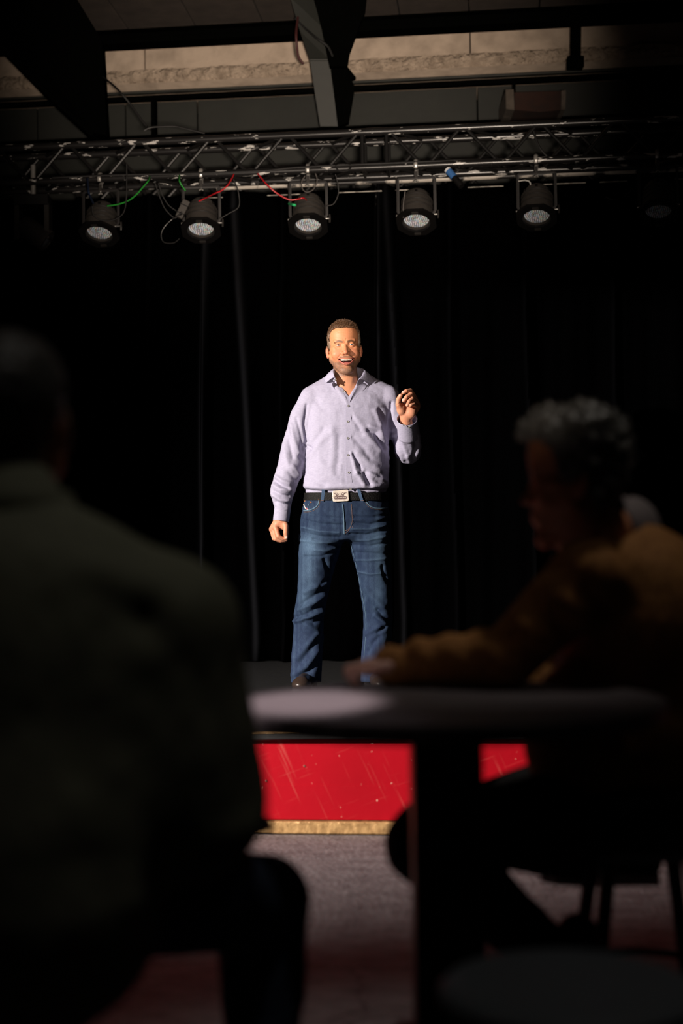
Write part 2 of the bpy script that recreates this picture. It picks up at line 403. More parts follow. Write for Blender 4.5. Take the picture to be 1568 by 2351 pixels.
# ---- concrete downstand beam behind the truss, in rough bands
def hz(py, v, px=784): return UV(px, py, v).z
VL = 9.35
lint = hthing('concrete_beam', 'raw concrete beam crossing the hall above the lighting truss', 'beam')
def hbox(name, u0, u1, v0, v1, z0, z1, m, parent, bevel=0.004):
    o = MB().box((u0, v0, z0), (u1, v1, z1)).build(name, m, bevel=bevel)
    o.parent = parent; return o
z_a, z_b, z_c, z_d = hz(76, VL), hz(123, VL), hz(154, VL), hz(175, VL)
for k in range(4):
    u0 = -4.5 + k * 2.2
    hbox('upper_face', u0, u0 + 2.192, VL + 0.02, VL + 0.5, z_b, z_a + 0.12, M_conc, lint)
def rough_strip(name, u0, u1, n, parent):
    """lower band with a broken, uneven face"""
    rows = 7; vs = []; fs = []
    for i in range(n + 1):
        for j in range(rows):
            u = u0 + (u1 - u0) * i / n; t = j / (rows - 1)
            z = z_c + (z_b - z_c) * t; e = 0.010 * float(fbm(np.array([[u * 22, t * 4.0, 3.1]]), 3)[0])
            if j == rows - 1: z += 0.006 * float(fbm(np.array([[u * 9, 0, 7.7]]), 3)[0])
            vs.append((u, VL - 0.012 - 0.018 * math.sin(t * 2.6) + e, z))
    for i in range(n):
        for j in range(rows - 1):
            a = i * rows + j; fs.append((a, a + rows, a + rows + 1, a + 1))
    b = len(vs)                                    # back, top and bottom so that the band is solid
    for i in range(n + 1):
        u = u0 + (u1 - u0) * i / n; vs += [(u, VL + 0.4, z_c), (u, VL + 0.4, z_b - 0.002)]
    for i in range(n):
        q = b + 2 * i; fs += [(i * rows, q, q + 2, (i + 1) * rows), (i * rows + rows - 1, (i + 1) * rows + rows - 1, q + 3, q + 1), (q, q + 1, q + 3, q + 2)]
    mb = MB(); mb.add(vs, fs); o = mb.build(name, M_concr); o.parent = parent; return o
rough_strip('rough_band', -4.5, 4.3, 260, lint)
o = MB(); o.prism([(-4.5, VL - 0.02, z_c - 0.002), (-4.5, VL + 0.16, z_d - 0.012), (-4.5, VL + 0.45, z_d - 0.012), (-4.5, VL + 0.45, z_c - 0.002)], (8.8, 0, 0))
o = o.build('lower_chamfer', M_conc); o.parent = lint

# ---- steel girder below it, plates with stiffeners
gir = hthing('steel_girder', 'dark green steel plate girder under the concrete beam', 'girder')
VG = 9.50
z_e, z_f, z_g = hz(180, VG), hz(200, VG), hz(288, VG)
cuts = [-4.5, -3.1] + [UV(x, 250, VG).x for x in (262, 436, 1096)] + [2.3, 4.1]
for a, b in zip(cuts[:-1], cuts[1:]):
    hbox('web_plate', a + 0.004, b - 0.004, VG, VG + 0.03, z_g, z_f, M_green, gir, 0.003)
hbox('top_flange', -4.5, 4.1, VG - 0.10, VG + 0.12, z_e - 0.022, z_e - 0.004, M_green, gir)
hbox('flange_lip', -4.5, 4.1, VG - 0.055, VG, z_f + 0.002, z_e - 0.022, M_steel, gir)
hbox('bottom_flange', -4.5, 4.1, VG - 0.12, VG + 0.12, z_g - 0.03, z_g - 0.002, M_steel, gir)
for x in (336, 1180): hbox('stiffener', UV(x, 250, VG).x - 0.012, UV(x, 250, VG).x + 0.012, VG - 0.09, VG - 0.001, z_g, z_f, M_steel, gir, 0.0)
# back wall of the fly space, seen through the truss
hbox2 = MB().box((-4.4, 9.75, 2.9), (4.15, 9.80, 3.85)); fw = struct('wall_fly', hbox2, M_green)

# ---- I-beam under the ceiling
ib = hthing('ceiling_i_beam', 'black steel I-beam hung under the ceiling planks', 'beam')
VI = 9.05
zi0, zi1 = hz(73, VI + 0.11), hz(22, VI)
hbox('web', -4.4, 4.1, VI + 0.03, VI + 0.05, zi0 + 0.035, zi1 - 0.012, M_steel, ib)
hbox('bottom_flange', -4.4, 4.1, VI - 0.03, VI + 0.11, zi0, zi0 + 0.034, M_steel, ib)
hbox('top_flange', -4.4, 4.1, VI - 0.03, VI + 0.11, zi1 - 0.012, min(zi1 + 0.02, CZ - 0.003), M_steel, ib)

# ---- haunched steel ribs
def plate(name, pts, off, m, parent):
    return MB().prism(pts, off).build(name, m, parent)
rib = thing('steel_rib', 'bent dark green steel rib hanging in the middle below the ceiling', 'steel rib')
L = [(666, -6, 8.75), (689, 72, 8.9), (711, 137, 9.05), (735, 290, 9.12)]; R = [(719, -6, 8.75), (737, 60, 8.9), (756, 137, 9.05), (776, 290, 9.12)]
for i in range(3):
    q = [P(*L[i]), P(*R[i]), P(*R[i + 1]), P(*L[i + 1])]
    plate('flange_plate', q, (0, 0.02, 0), M_green, rib)
w1 = [P(720, -4, 8.78), P(842, -4, 8.78), P(839, 24, 8.78), P(824, 62, 8.80), P(803, 120, 8.85), P(798, 152, 8.9), P(757, 152, 8.95), P(738, 60, 8.85)]
plate('haunch_web', w1, (0, 0.05, 0), M_steel, rib)
w2 = [P(758, 140, 8.99), P(798, 153, 8.99), P(817, 177, 8.99), P(806, 182, 8.99), P(815, 198, 9.0), P(801, 281, 9.05), P(776, 290, 9.05)]
plate('lower_web', w2, (0, 0.05, 0), M_steel, rib)
o = MB().tube([P(712, 137, 9.03), P(756, 137, 9.03)], 0.008, 8).build('weld_seam', M_green, rib)
rib2 = thing('steel_rib', 'black slanting steel rib at the upper left below the ceiling', 'steel rib')
plate('haunch_web', [P(-60, 30, 8.8), P(-20, -5, 8.75), P(175, -5, 8.75), P(234, 92, 8.85), P(246, 312, 9.0), P(214, 304, 9.0), P(112, 208, 8.95), P(20, 112, 8.9)], (0, 0.12, 0), M_steel, rib2)
plate('flange_plate', [P(-62, 32, 8.72), P(20, 114, 8.82), P(112, 210, 8.87), P(216, 306, 8.92), P(208, 312, 8.92), P(104, 216, 8.87), P(12, 122, 8.82), P(-70, 42, 8.72)], (0, 0.2, 0), M_steel, rib2)
hg = thing('ceiling_hanger', 'black steel hanger strap in front of the concrete beam on the right', 'hanger')
plate('strap', [P(1313, 40, 9.0), P(1335, 40, 9.0), P(1334, 130, 9.0), P(1312, 130, 9.0)], (0, 0.04, 0), M_steel, hg)
plate('foot', [P(1306, 128, 8.98), P(1341, 128, 8.98), P(1341, 152, 8.98), P(1306, 152, 8.98)], (0, 0.08, 0), M_steel, hg)
bk = thing('channel_bracket', 'rusty steel channel with pale plastered ends on the girder', 'bracket')
plate('channel', [P(1181, 212, 9.1), P(1289, 209, 9.1), P(1290, 252, 9.1), P(1240, 257, 9.1), P(1182, 252, 9.1)], (0, 0.42, 0), M_rust, bk)
plate('plaster_end', [P(1161, 206, 9.08), P(1179, 205, 9.08), P(1181, 252, 9.08), P(1162, 251, 9.08)], (0, 0.42, 0), M_dplas, bk)
plate('plaster_end', [P(1289, 208, 9.08), P(1299, 207, 9.08), P(1298, 251, 9.08), P(1288, 252, 9.08)], (0, 0.42, 0), M_dplas, bk)

# ================================================================== STAGE
VS = 5.13; STZ = 0.358
st = hthing('stage', 'low black stage with red boarded front and gold skirting strip', 'stage')
def sbox(name, lo, hi, m, bevel=0.003, parent=st):
    o = MB().box(lo, hi).build(name, m, bevel=bevel); o.parent = parent; return o
# deck panels
for i in range(4):
    for j in range(3):
        u0 = -4.0 + 2.0 * i; v0 = VS + 1.6 * j
        sbox('deck_panel', (u0 + 0.002, v0 + 0.002 - (0.02 if j == 0 else 0), STZ - 0.016), (u0 + 1.998, v0 + 1.598, STZ), M_deck, 0.002)
sbox('edge_nosing', (-4.0, VS - 0.034, STZ - 0.017), (4.0, VS - 0.021, STZ + 0.001), M_black)
sbox('gold_edge_strip', (-4.0, VS - 0.019, STZ + 0.0005), (4.0, VS + 0.02, STZ + 0.004), M_gold, 0.001)
for i in range(4):
    u0 = -4.0 + 2.0 * i + (0.9 if i else 0)
    for z0, z1 in ((0.050, 0.173), (0.170, STZ - 0.017)):
        sbox('board', (max(-4, u0 - 0.0) + 0.001, VS - (0.0025 if z0 < .1 else 0), z0), (u0 + 1.999 + (0.9 if i == 0 else 0) - (0.9 if i == 3 else 0), VS + 0.02 + (0.001 if z0 < .1 else 0), z1), M_red, 0.0004)
sbox('skirting_strip', (-4.0, VS - 0.022, 0.002), (4.0, VS + 0.012, 0.046), M_gold, 0.004)
M_screw = mat('screw_metal', (0.25, 0.18, 0.14), 0.4, 0.8)
for px, py in ((699, 1759), (611, 1794), (1240, 1760)):
    q = UV(px, py, 5.15)
    o = MB().lathe([(0.0035, 0), (0.0035, 0.002), (0.002, 0.003)], 10, Matrix.Translation((q.x, VS, q.z)) @ Matrix.Rotation(math.pi / 2, 4, 'X')).build('screw_head', M_screw, st, local=True)

# ---- black stage curtains: hanging cloth with vertical folds
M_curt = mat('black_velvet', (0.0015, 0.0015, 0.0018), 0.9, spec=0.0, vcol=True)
VC = 8.62
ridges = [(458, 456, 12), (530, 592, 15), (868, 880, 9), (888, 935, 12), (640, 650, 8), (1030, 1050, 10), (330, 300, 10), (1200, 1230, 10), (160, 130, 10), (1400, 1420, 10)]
def curtain(px0, px1, label, seed):
    n = int((px1 - px0) / 3.0); rows = 26; vs = []; fs = []; rr = random.Random(seed)
    ph = [rr.uniform(0, 6) for _ in range(4)]; cs = []
    zt = hz(424, VC); zb = STZ + 0.006
    for j in range(rows + 1):
        t = j / rows; py = 424 + (1527 - 424) * t
        for i in range(n + 1):
            px = px0 + (px1 - px0) * i / n
            u = UV(px, py, VC).x; z = zt + (zb - zt) * t
            d = 0.014 * math.sin(px * 0.055 + ph[0]) + 0.010 * math.sin(px * 0.021 + ph[1] + 0.5 * t) + 0.004 * math.sin(px * 0.16 + ph[2] + t)
            crest_light = 0.0
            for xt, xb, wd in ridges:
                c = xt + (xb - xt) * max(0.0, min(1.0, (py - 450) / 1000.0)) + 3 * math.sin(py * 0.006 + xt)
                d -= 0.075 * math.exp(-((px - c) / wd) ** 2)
                crest_light += (1.0 if xt in (458, 530) else 0.45 if xt in (868, 888) else 0.08) * math.exp(-((px - c) / (wd * 0.55)) ** 2)
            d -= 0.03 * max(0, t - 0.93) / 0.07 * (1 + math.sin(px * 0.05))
            vs.append((u, VC + d, z)); cs.append([0.0004 + 0.0095 * min(crest_light, 1.0), 0.0004 + 0.0098 * min(crest_light, 1.0), 0.00045 + 0.0115 * min(crest_light, 1.0)])   # light on the fold crests, painted into the colour
    m1 = n + 1
    for j in range(rows):
        for i in range(n): a = j * m1 + i; fs.append((a, a + m1, a + m1 + 1, a + 1))
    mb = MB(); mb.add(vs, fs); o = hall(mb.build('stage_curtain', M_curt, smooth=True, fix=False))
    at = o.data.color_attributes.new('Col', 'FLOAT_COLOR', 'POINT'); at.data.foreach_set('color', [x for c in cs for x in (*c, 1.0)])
    md = o.modifiers.new('thick', 'SOLIDIFY'); md.thickness = 0.004; md.offset = 1
    tag(o, label, 'curtain', 'black curtains across the back of the stage'); return o
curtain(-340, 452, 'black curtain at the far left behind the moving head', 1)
curtain(456, 862, 'black curtain directly behind the speaker, with two folds painted as lit', 2)
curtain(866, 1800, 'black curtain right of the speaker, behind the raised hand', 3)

# ================================================================== LIGHTING TRUSS
def node_truss():
    m = bpy.data.materials.new('chipped_black_tube'); m.use_nodes = True; nt = m.node_tree; b = nt.nodes['Principled BSDF']
    tc = nt.nodes.new('ShaderNodeTexCoord'); mp = nt.nodes.new('ShaderNodeMapping'); mp.inputs['Scale'].default_value = (1, 3, 3)
    nt.links.new(tc.outputs['Object'], mp.inputs[0])
    n = nt.nodes.new('ShaderNodeTexNoise'); n.inputs['Scale'].default_value = 11; n.inputs['Detail'].default_value = 7; n.inputs['Roughness'].default_value = 0.6
    nt.links.new(mp.outputs[0], n.inputs['Vector'])
    r = nt.nodes.new('ShaderNodeMapRange'); r.inputs[1].default_value = 0.600; r.inputs[2].default_value = 0.614; nt.links.new(n.outputs['Fac'], r.inputs[0])
    x = nt.nodes.new('ShaderNodeMix'); x.data_type = 'RGBA'; x.inputs[6].default_value = (0.014, 0.013, 0.013, 1); x.inputs[7].default_value = (0.62, 0.60, 0.57, 1)
    nt.links.new(r.outputs[0], x.inputs[0]); nt.links.new(x.outputs[2], b.inputs['Base Color'])
    b.inputs['Roughness'].default_value = 0.30; b.inputs['Specular IOR Level'].default_value = 0.6
    return m
M_truss = node_truss()
M_tube = mat('black_tube', (0.010, 0.0095, 0.0095), 0.42, spec=0.28)
M_alu = mat('scratched_aluminium', (0.62, 0.58, 0.52), 0.4, 0.6, noise=(30, (0.2, 0.18, 0.16), 0.4, 0.7))
M_worn = mat('worn_white_pipe', (0.55, 0.50, 0.44), 0.45, noise=(6, (0.015, 0.014, 0.014), 0.50, 0.56))
DT = 8.2
_a = UV(784, 306, DT); _b = UV(784, 388, DT)
VT = _a.y; ZT = _a.z; ZB = _b.z; HT = ZT - ZB; DTR = 0.21
def make_truss(name, label, v, zt, zb, u0, u1, joint, rch, rbr, mt):
    t = hthing(name, label, 'truss', 'lighting trusses above the stage')
    for vv in (v, v + DTR):
        for zz in (zt, zb):
            o = MB().tube([(u0, vv, zz), (u1, vv, zz)], rch, 14).build('chord_tube', mt, smooth=True); o.parent = t
    def brace(a, b, r=rbr, mm=M_tube):
        o = MB().tube([a, b], r, 8).build('brace', mm, smooth=True); o.parent = t
    per = 0.434
    for sgn in (1, -1):
        u = joint + sgn * 0.07
        for vv in (v, v + DTR):
            brace((u, vv, zt), (u, vv, zb))
        brace((u, v, zb), (u, v + DTR, zb)); brace((u, v, zt), (u, v + DTR, zt))
        k = 0
        while True:
            a = u + sgn * (0.02 + k * per); b = a + sgn * (per / 2 - 0.03); c = a + sgn * per / 2; d = a + sgn * (per - 0.03)
            if abs(d - joint) > max(abs(u0 - joint), abs(u1 - joint)) or not (u0 < min(a, d) and max(a, d) < u1): break
            for vv, ph in ((v, 0), (v + DTR, 1)):
                z0, z1 = (zt, zb) if not ph else (zb, zt)
                brace((a, vv, z0), (b, vv, z1)); brace((c, vv, z1), (d, vv, z0))
            brace((a, v, zb), (b, v + DTR, zb)); brace((c, v + DTR, zb), (d, v, zb))
            brace((a, v, zt), (b, v + DTR, zt)); k += 1
    for dz in (zt, zb):                                   # connector sleeves at the joint
        for vv in (v, v + DTR):
            o = MB().tube([(joint - 0.045, vv, dz), (joint + 0.045, vv, dz)], rch * 1.12, 14).build('coupler', M_truss, smooth=True); o.parent = t
    return t
JU = UV(860, 345, DT).x
make_truss('lighting_truss', 'chipped black box truss the stage lamps hang from', VT, ZT, ZB, -3.6, 2.6, JU, 0.0215, 0.0105, M_truss)
make_truss('lighting_truss', 'second black truss in the dark behind the front one', VT + 0.62, ZT - 0.02, ZB - 0.01, -3.6, 2.5, JU - 0.25, 0.0215, 0.012, M_tube)
# pipe carrying the curtain, thin rail below it
cp = hthing('curtain_pipe', 'worn white-and-black pipe below the truss carrying the curtains', 'pipe')
q = UV(784, 420, 8.46)
for u0, u1 in ((-1.62, -0.95), (-0.945, 0.15), (0.152, 1.3), (1.302, 2.4)):
    o = MB().tube([(u0, q.y, q.z), (u1, q.y, q.z)], 0.016, 12).build('pipe_length', M_worn, smooth=True); o.parent = cp
for k in range(9):
    u0 = -1.75 + k * 0.4 + 0.03 * ((k * 7) % 3)
    o = MB().box((u0, q.y + 0.03, q.z - 0.052), (u0 + 0.16 + 0.05 * (k % 3), q.y + 0.04, q.z - 0.047)).build('glide_rail', M_alu); o.parent = cp
for k in range(8):
    u0 = -1.9 + k * 0.55
    o = MB().tube([(u0, q.y, q.z + 0.005), (u0, VT + DTR, ZB)], 0.006, 6).build('hanger_strap', M_tube); o.parent = cp

# ================================================================== LED PAR LAMPS
M_can = mat('dusty_black_can', (0.052, 0.046, 0.041), 0.55, noise=(40, (0.045, 0.038, 0.033), 0.4, 0.7))
M_ring = mat('can_ring', (0.03, 0.027, 0.025), 0.35)
M_frame = mat('black_filter_frame', (0.006, 0.0055, 0.0055), 0.5, spec=0.25)
M_bolt = mat('bright_bolt', (0.75, 0.73, 0.70), 0.25, 0.9)
M_hook = mat('cast_hook', (0.50, 0.48, 0.45), 0.35, 0.5)
M_yoke = mat('yoke_strip', (0.016, 0.014, 0.014), 0.45)
M_led = mat('led_lenses', (0.7, 0.7, 0.7), 0.07, 0.0, vcol=True, spec=1.0, coat=1.0)
M_ledb = mat('led_board', (0.07, 0.075, 0.085), 0.35)
TILT = math.radians(65)
def make_par():
    """LED par can in local coordinates; origin at the hook on the truss tube, lens pointing down and a little forward"""
    t = thing('par_can', 'x', 'stage lamp')
    A = Matrix.Translation((0, -0.01, -0.285)) @ Matrix.Rotation(-(math.pi / 2 - TILT), 4, 'X') @ Matrix.Rotation(math.pi, 4, 'X')   # local z = beam direction
    def part(mb, name, m, p=t, smooth=True): return mb.build(name, m, p, local=True, smooth=smooth)
    can = MB().lathe([(0.004, -0.150), (0.045, -0.149), (0.062, -0.142), (0.071, -0.128), (0.079, -0.105), (0.083, -0.085), (0.086, -0.06), (0.087, -0.02), (0.088, 0.045), (0.082, 0.046), (0.080, -0.0), (0.004, -0.001)], 40, A)
    can = part(can, 'can_body', M_can)
    for z in (-0.085, -0.052, -0.02):
        part(MB().tube([A @ Vector((0.0868 * math.cos(k * math.pi / 18), 0.0868 * math.sin(k * math.pi / 18), z)) for k in range(36)], 0.0055, 8, closed=True), 'ring', M_ring, can)
    for k in range(6):
        a = k * math.pi / 3 + 0.5
        B = A @ Matrix.Rotation(a, 4, 'Z')
        part(MB().box((0.072, -0.008, -0.118), (0.0815, 0.008, -0.105), B), 'vent_slot', M_frame, can, False)
    part(MB().lathe([(0.016, -0.148), (0.016, -0.172), (0.010, -0.176)], 12, A), 'cable_gland', M_frame, can)
    # octagonal filter frame
    oct_o = [(0.112, 0.050), (0.050, 0.112), (-0.050, 0.112), (-0.112, 0.050), (-0.112, -0.050), (-0.050, -0.112), (0.050, -0.112), (0.112, -0.050)]
    fr = MB(); vs = []; n = 32
    def octr(a):
        return min(0.112 / max(abs(math.cos(a)), 1e-6), 0.112 / max(abs(math.sin(a)), 1e-6), 0.162 / (abs(math.cos(a)) + abs(math.sin(a))))
    for zz in (0.046, 0.062):
        for k in range(n):
            a = 2 * math.pi * k / n; vs.append(A @ Vector((octr(a) * math.cos(a), octr(a) * math.sin(a), zz)))
        for k in range(n):
            a = 2 * math.pi * k / n; vs.append(A @ Vector((0.079 * math.cos(a), 0.079 * math.sin(a), zz)))
    fs = []
    for k in range(n):
        l = (k + 1) % n
        fs += [(k, l, n + l, n + k), (2 * n + k, 3 * n + k, 3 * n + l, 2 * n + l), (k, 2 * n + k, 2 * n + l, l), (n + k, n + l, 3 * n + l, 3 * n + k)]
    fr.add(vs, fs); fr = part(fr, 'filter_frame', M_frame, t, False)
    for sx, sy in ((0, 1), (0, -1)):
        part(MB().box((-0.018, sy * 0.094 - 0.007, 0.060), (0.018, sy * 0.094 + 0.007, 0.068), A), 'frame_clip', M_ring, fr, False)
    part(MB().lathe([(0.004, 0.030), (0.077, 0.030), (0.077, 0.026), (0.004, 0.026)], 32, A), 'led_board', M_ledb)
    # rings of small lenses
    vs = []; fs = []; cs = []
    pal = [(0.85, 0.93, 1.0), (0.80, 0.92, 1.0), (0.92, 0.86, 1.0), (0.65, 0.95, 0.88), (0.65, 0.78, 1.0), (0.95, 0.85, 0.8)]
    rr = random.Random(3)
    for ring in range(7):
        m_ = 1 if ring == 0 else ring * 6
        for k in range(m_):
            a = 2 * math.pi * (k + 0.3 * ring) / m_; cx = 0.0113 * ring * math.cos(a); cy = 0.0113 * ring * math.sin(a)
            c = rr.choice(pal); br = rr.choice((0.6, 1.0, 1.0, 1.0)); b = len(vs); sg = 7
            for (r, z) in ((0.0046, 0.030), (0.0042, 0.0345), (0.0024, 0.0368)):
                for s in range(sg):
                    t_ = 2 * math.pi * s / sg; vs.append(tuple(A @ Vector((cx + r * math.cos(t_), cy + r * math.sin(t_), z)))); cs.append([x * br for x in c])
            for i in range(2):
                for s in range(sg): fs.append((b + i * sg + s, b + i * sg + (s + 1) % sg, b + (i + 1) * sg + (s + 1) % sg, b + (i + 1) * sg + s))
            fs.append(tuple(b + 2 * sg + s for s in range(sg)))
    mb = MB(); mb.add(vs, fs); o = mb.build('led_lenses', M_led, t, local=True, smooth=True); o['kind'] = 'stuff'
    at = o.data.color_attributes.new('Col', 'FLOAT_COLOR', 'POINT')
    for i, c in enumerate(cs): at.data[i].color = (*c, 1)
    # yoke, bolts, hook clamp
    yk = [(-0.092, 0, -0.285), (-0.106, 0, -0.262), (-0.106, 0, -0.078), (-0.100, 0, -0.072), (0.100, 0, -0.072), (0.106, 0, -0.078), (0.106, 0, -0.262), (0.092, 0, -0.285)]
    part(MB().tube(yk, 0.0024, 6, flat=(1.0, 4.0)), 'yoke', M_yoke)
    part(MB().tube([(-0.118, 0, -0.285), (-0.085, 0, -0.285)], 0.008, 10), 'bolt', M_bolt)
    kb = part(MB().tube([(0.085, 0, -0.285), (0.125, 0, -0.285)], 0.006, 10), 'bolt', M_bolt)
    part(MB().tube([(0.122, 0, -0.262), (0.124, -0.004, -0.285), (0.122, 0, -0.308)], 0.006, 8), 'wing_handle', M_ring, kb)
    hk = [(0.030 * math.sin(a), 0, 0.030 * math.cos(a)) for a in [math.radians(x) for x in range(-130, 171, 20)]]
    hk = [(0, p[0], p[2]) for p in hk] + [(0, 0.0, -0.036), (0, 0, -0.055)]
    part(MB().tube(hk, 0.007, 8, flat=(1.6, 1.0)), 'hook', M_hook)
    part(MB().box((-0.009, -0.009, -0.074), (0.009, 0.009, -0.034)), 'clamp_block', M_ring, t, False)
    part(MB().tube([(0, 0, -0.070), (0, 0, -0.092)], 0.005, 8), 'clamp_bolt', M_bolt)
    for s in (-1, 1): part(MB().tube([(0, 0, -0.084), (s * 0.012, -0.004, -0.094)], 0.004, 6), 'wing_nut', M_hook)
    return t
par0 = make_par()
par_px = [(215, 403, 'dusty black stage lamp with the green cable beside it'),
          (455, 397, 'black stage lamp with a small box strapped to its left side'),
          (706, 388, 'black stage lamp the red cable runs to, straight above the speaker'),
          (956, 379, 'black stage lamp right of the speaker, beside the blue-labelled handle'),
          (1229, 369, 'dim black stage lamp, last clearly lit one to the right'),
          (1500, 360, 'barely visible black stage lamp at the far right end')]
for i, (px, py, lab) in enumerate(par_px):
    o = par0 if i == 0 else copy_tree(par0)
    q = UV(px, py, DT); o.location = RB @ Vector((q.x, VT, ZB)); o.rotation_euler = (0, 0, -PSI + math.radians((-3, 5, 2, -2, -6, -8)[i]))
    tag(o, lab, 'stage lamp', 'led par cans hanging from the truss')
# ---- moving head lamp at the far left
mh = thing('moving_head_lamp', 'black moving head lamp hanging in the dark at the far left', 'stage lamp', loc=P(76, 414, 8.43))
def lp(mb, name, m, p=mh, sm=True): return mb.build(name, m, p, local=True, smooth=sm)
lp(MB().box((-0.10, -0.07, -0.16), (0.10, 0.07, -0.10)), 'base_box', M_frame, sm=False)
lp(MB().tube([(0, 0, -0.1), (0, 0, 0.09)], 0.015, 10), 'clamp_stem', M_hook)
for s in (-1, 1): lp(MB().box((s * 0.088 - 0.014, -0.05, -0.36), (s * 0.088 + 0.014, 0.05, -0.15)), 'yoke_arm', M_ring, sm=False)
A = Matrix.Translation((0, 0, -0.31)) @ Matrix.Rotation(math.radians(125), 4, 'Y')
hd = lp(MB().lathe([(0.01, -0.09), (0.05, -0.088), (0.066, -0.06), (0.066, 0.06), (0.07, 0.07), (0.07, 0.10), (0.056, 0.102), (0.056, 0.09), (0.005, 0.088)], 28, A), 'lamp_head', M_ring)
lp(MB().lathe([(0.002, 0.091), (0.05, 0.091), (0.03, 0.103), (0.002, 0.106)], 24, A), 'lens', M_ledb, hd)
lp(MB().tube([(0.075, -0.02, -0.275), (0.10, -0.02, -0.268)], 0.008, 8), 'tilt_knob', M_bolt)

# ---- small clamp handle with blue label, strapped junction box, cables
M_blue = mat('blue_label', (0.05, 0.16, 0.42), 0.5); M_white = mat('white_label', (0.75, 0.75, 0.75), 0.5)
th = thing('ratchet_handle', 'black ratchet handle with a blue and white label hooked on the truss', 'handle')
a, b = P(1026, 388, 8.1), P(1060, 428, 8.05)
MB().tube([a, b], 0.020, 12).build('grip', M_frame, th, smooth=True)
MB().tube([a.lerp(b, 0.12), a.lerp(b, 0.5)], 0.0206, 12).build('blue_label', M_blue, th, smooth=True)
MB().tube([a.lerp(b, 0.03), a.lerp(b, 0.12)], 0.0206, 12).build('white_label', M_white, th, smooth=True)
MB().tube([P(1000, 396, 8.15), P(980, 392, 8.2), a], 0.008, 8).build('strap', M_frame, th)
jb = thing('junction_box', 'small dusty box strapped beside the second stage lamp', 'box')
c = P(420, 481, 8.17); Rm = Matrix.Translation(c) @ Matrix.Rotation(math.radians(26), 4, 'Y')
MB().box((-0.022, -0.02, -0.055), (0.022, 0.02, 0.055), Rm).build('case', M_can, jb, bevel=0.004)
MB().box((-0.024, -0.022, 0.020), (0.024, 0.022, 0.026), Rm).build('strap', M_frame, jb)
MB().box((-0.024, -0.022, -0.030), (0.024, 0.022, -0.024), Rm).build('strap', M_frame, jb)
M_redc = mat('red_cable', (0.55, 0.012, 0.02), 0.45); M_grnc = mat('green_cable', (0.02, 0.28, 0.03), 0.45); M_blkc = mat('black_cable', (0.014, 0.013, 0.013), 0.4)
M_grey = mat('grey_cable', (0.09, 0.08, 0.075), 0.4); M_tape = mat('green_tape', (0.03, 0.62, 0.20), 0.5)
def cable(name, pts, r, m, label, d=8.08, seg=6, cat='cable', group=None, tape=None):
    path = smooth_path([P(p[0], p[1], p[2] if len(p) > 2 else d) for p in pts], 7)
    o = MB().tube(path, r, seg).build(name, m, smooth=True, fix=False); tag(o, label, cat, group); return o
cable('red_cable', [(537, 400, 8.17), (524, 424), (508, 438), (494, 444), (470, 456, 8.2), (456, 462, 8.2)], 0.0042, M_redc, 'red cable running down to the second stage lamp')
cable('red_cable', [(592, 399, 8.17), (612, 423), (636, 444), (662, 458), (680, 458), (697, 455), (706, 462, 8.2)], 0.0045, M_redc, 'red cable sagging to the lamp above the speaker')
cable('green_cable', [(344, 406, 8.17), (340, 416), (328, 430), (314, 446), (296, 460), (272, 469), (246, 473)], 0.0042, M_grnc, 'bright green cable curving beside the leftmost dusty lamp')
cable('green_cable', [(412, 402, 8.18), (412, 414), (416, 424), (426, 438)], 0.0045, M_grnc, 'short green cable end left of the second stage lamp')
cable('blue_cable', [(201, 410, 8.18), (203, 436), (205, 446), (214, 466, 8.2)], 0.006, mat('navy_cable', (0.010, 0.02, 0.05), 0.5), 'short blue cable entering the leftmost dusty lamp')
cable('green_tape', [(664, 468, 8.19), (673, 470), (678, 471)], 0.008, M_tape, 'scrap of bright green tape left of the lamp above the speaker', cat='tape')
blk = [([(291, 376), (291, 420), (290, 460), (284, 488), (268, 502), (250, 507), (228, 504), (214, 492), (212, 474)], 'black cable looping down left into the dusty lamp'),
       ([(356, 421), (366, 450), (378, 478), (394, 496), (404, 500), (418, 486)], 'thin cable drooping from truss to the junction box'),
       ([(364, 421), (372, 446), (386, 470), (404, 484)], 'second thin cable drooping behind the junction box'),
       ([(417, 492, 8.15), (400, 500), (380, 518), (370, 538), (376, 556), (398, 558), (412, 548)], 'faint cable loop hanging low beside the second lamp'),
       ([(536, 412), (546, 436), (550, 466), (544, 480), (526, 490), (506, 502)], 'thin cable curving right of the second stage lamp'),
       ([(770, 400), (776, 425), (776, 448), (766, 468), (750, 473)], 'thin cable hanging right of the lamp above the speaker'),
       ([(700, 404), (692, 420), (696, 436), (706, 441), (720, 434), (728, 414), (724, 398)], 'wire loop around the clamp above the speaker'),
       ([(770, 384), (776, 378), (800, 378), (806, 384), (796, 392), (780, 392), (772, 386)], 'black cable coil lying on the truss tube above the speaker'),
       ([(930, 440), (926, 470), (926, 500)], 'safety wire at the left of the lamp by the blue label'),
       ([(1390, 452), (1405, 458), (1425, 455), (1442, 444), (1452, 432)], 'faint sagging cable near the right end of the truss')]
for pts, lab in blk: cable('black_cable', pts, 0.0036, M_blkc if 'wire' not in lab else M_grey, lab, d=8.06)
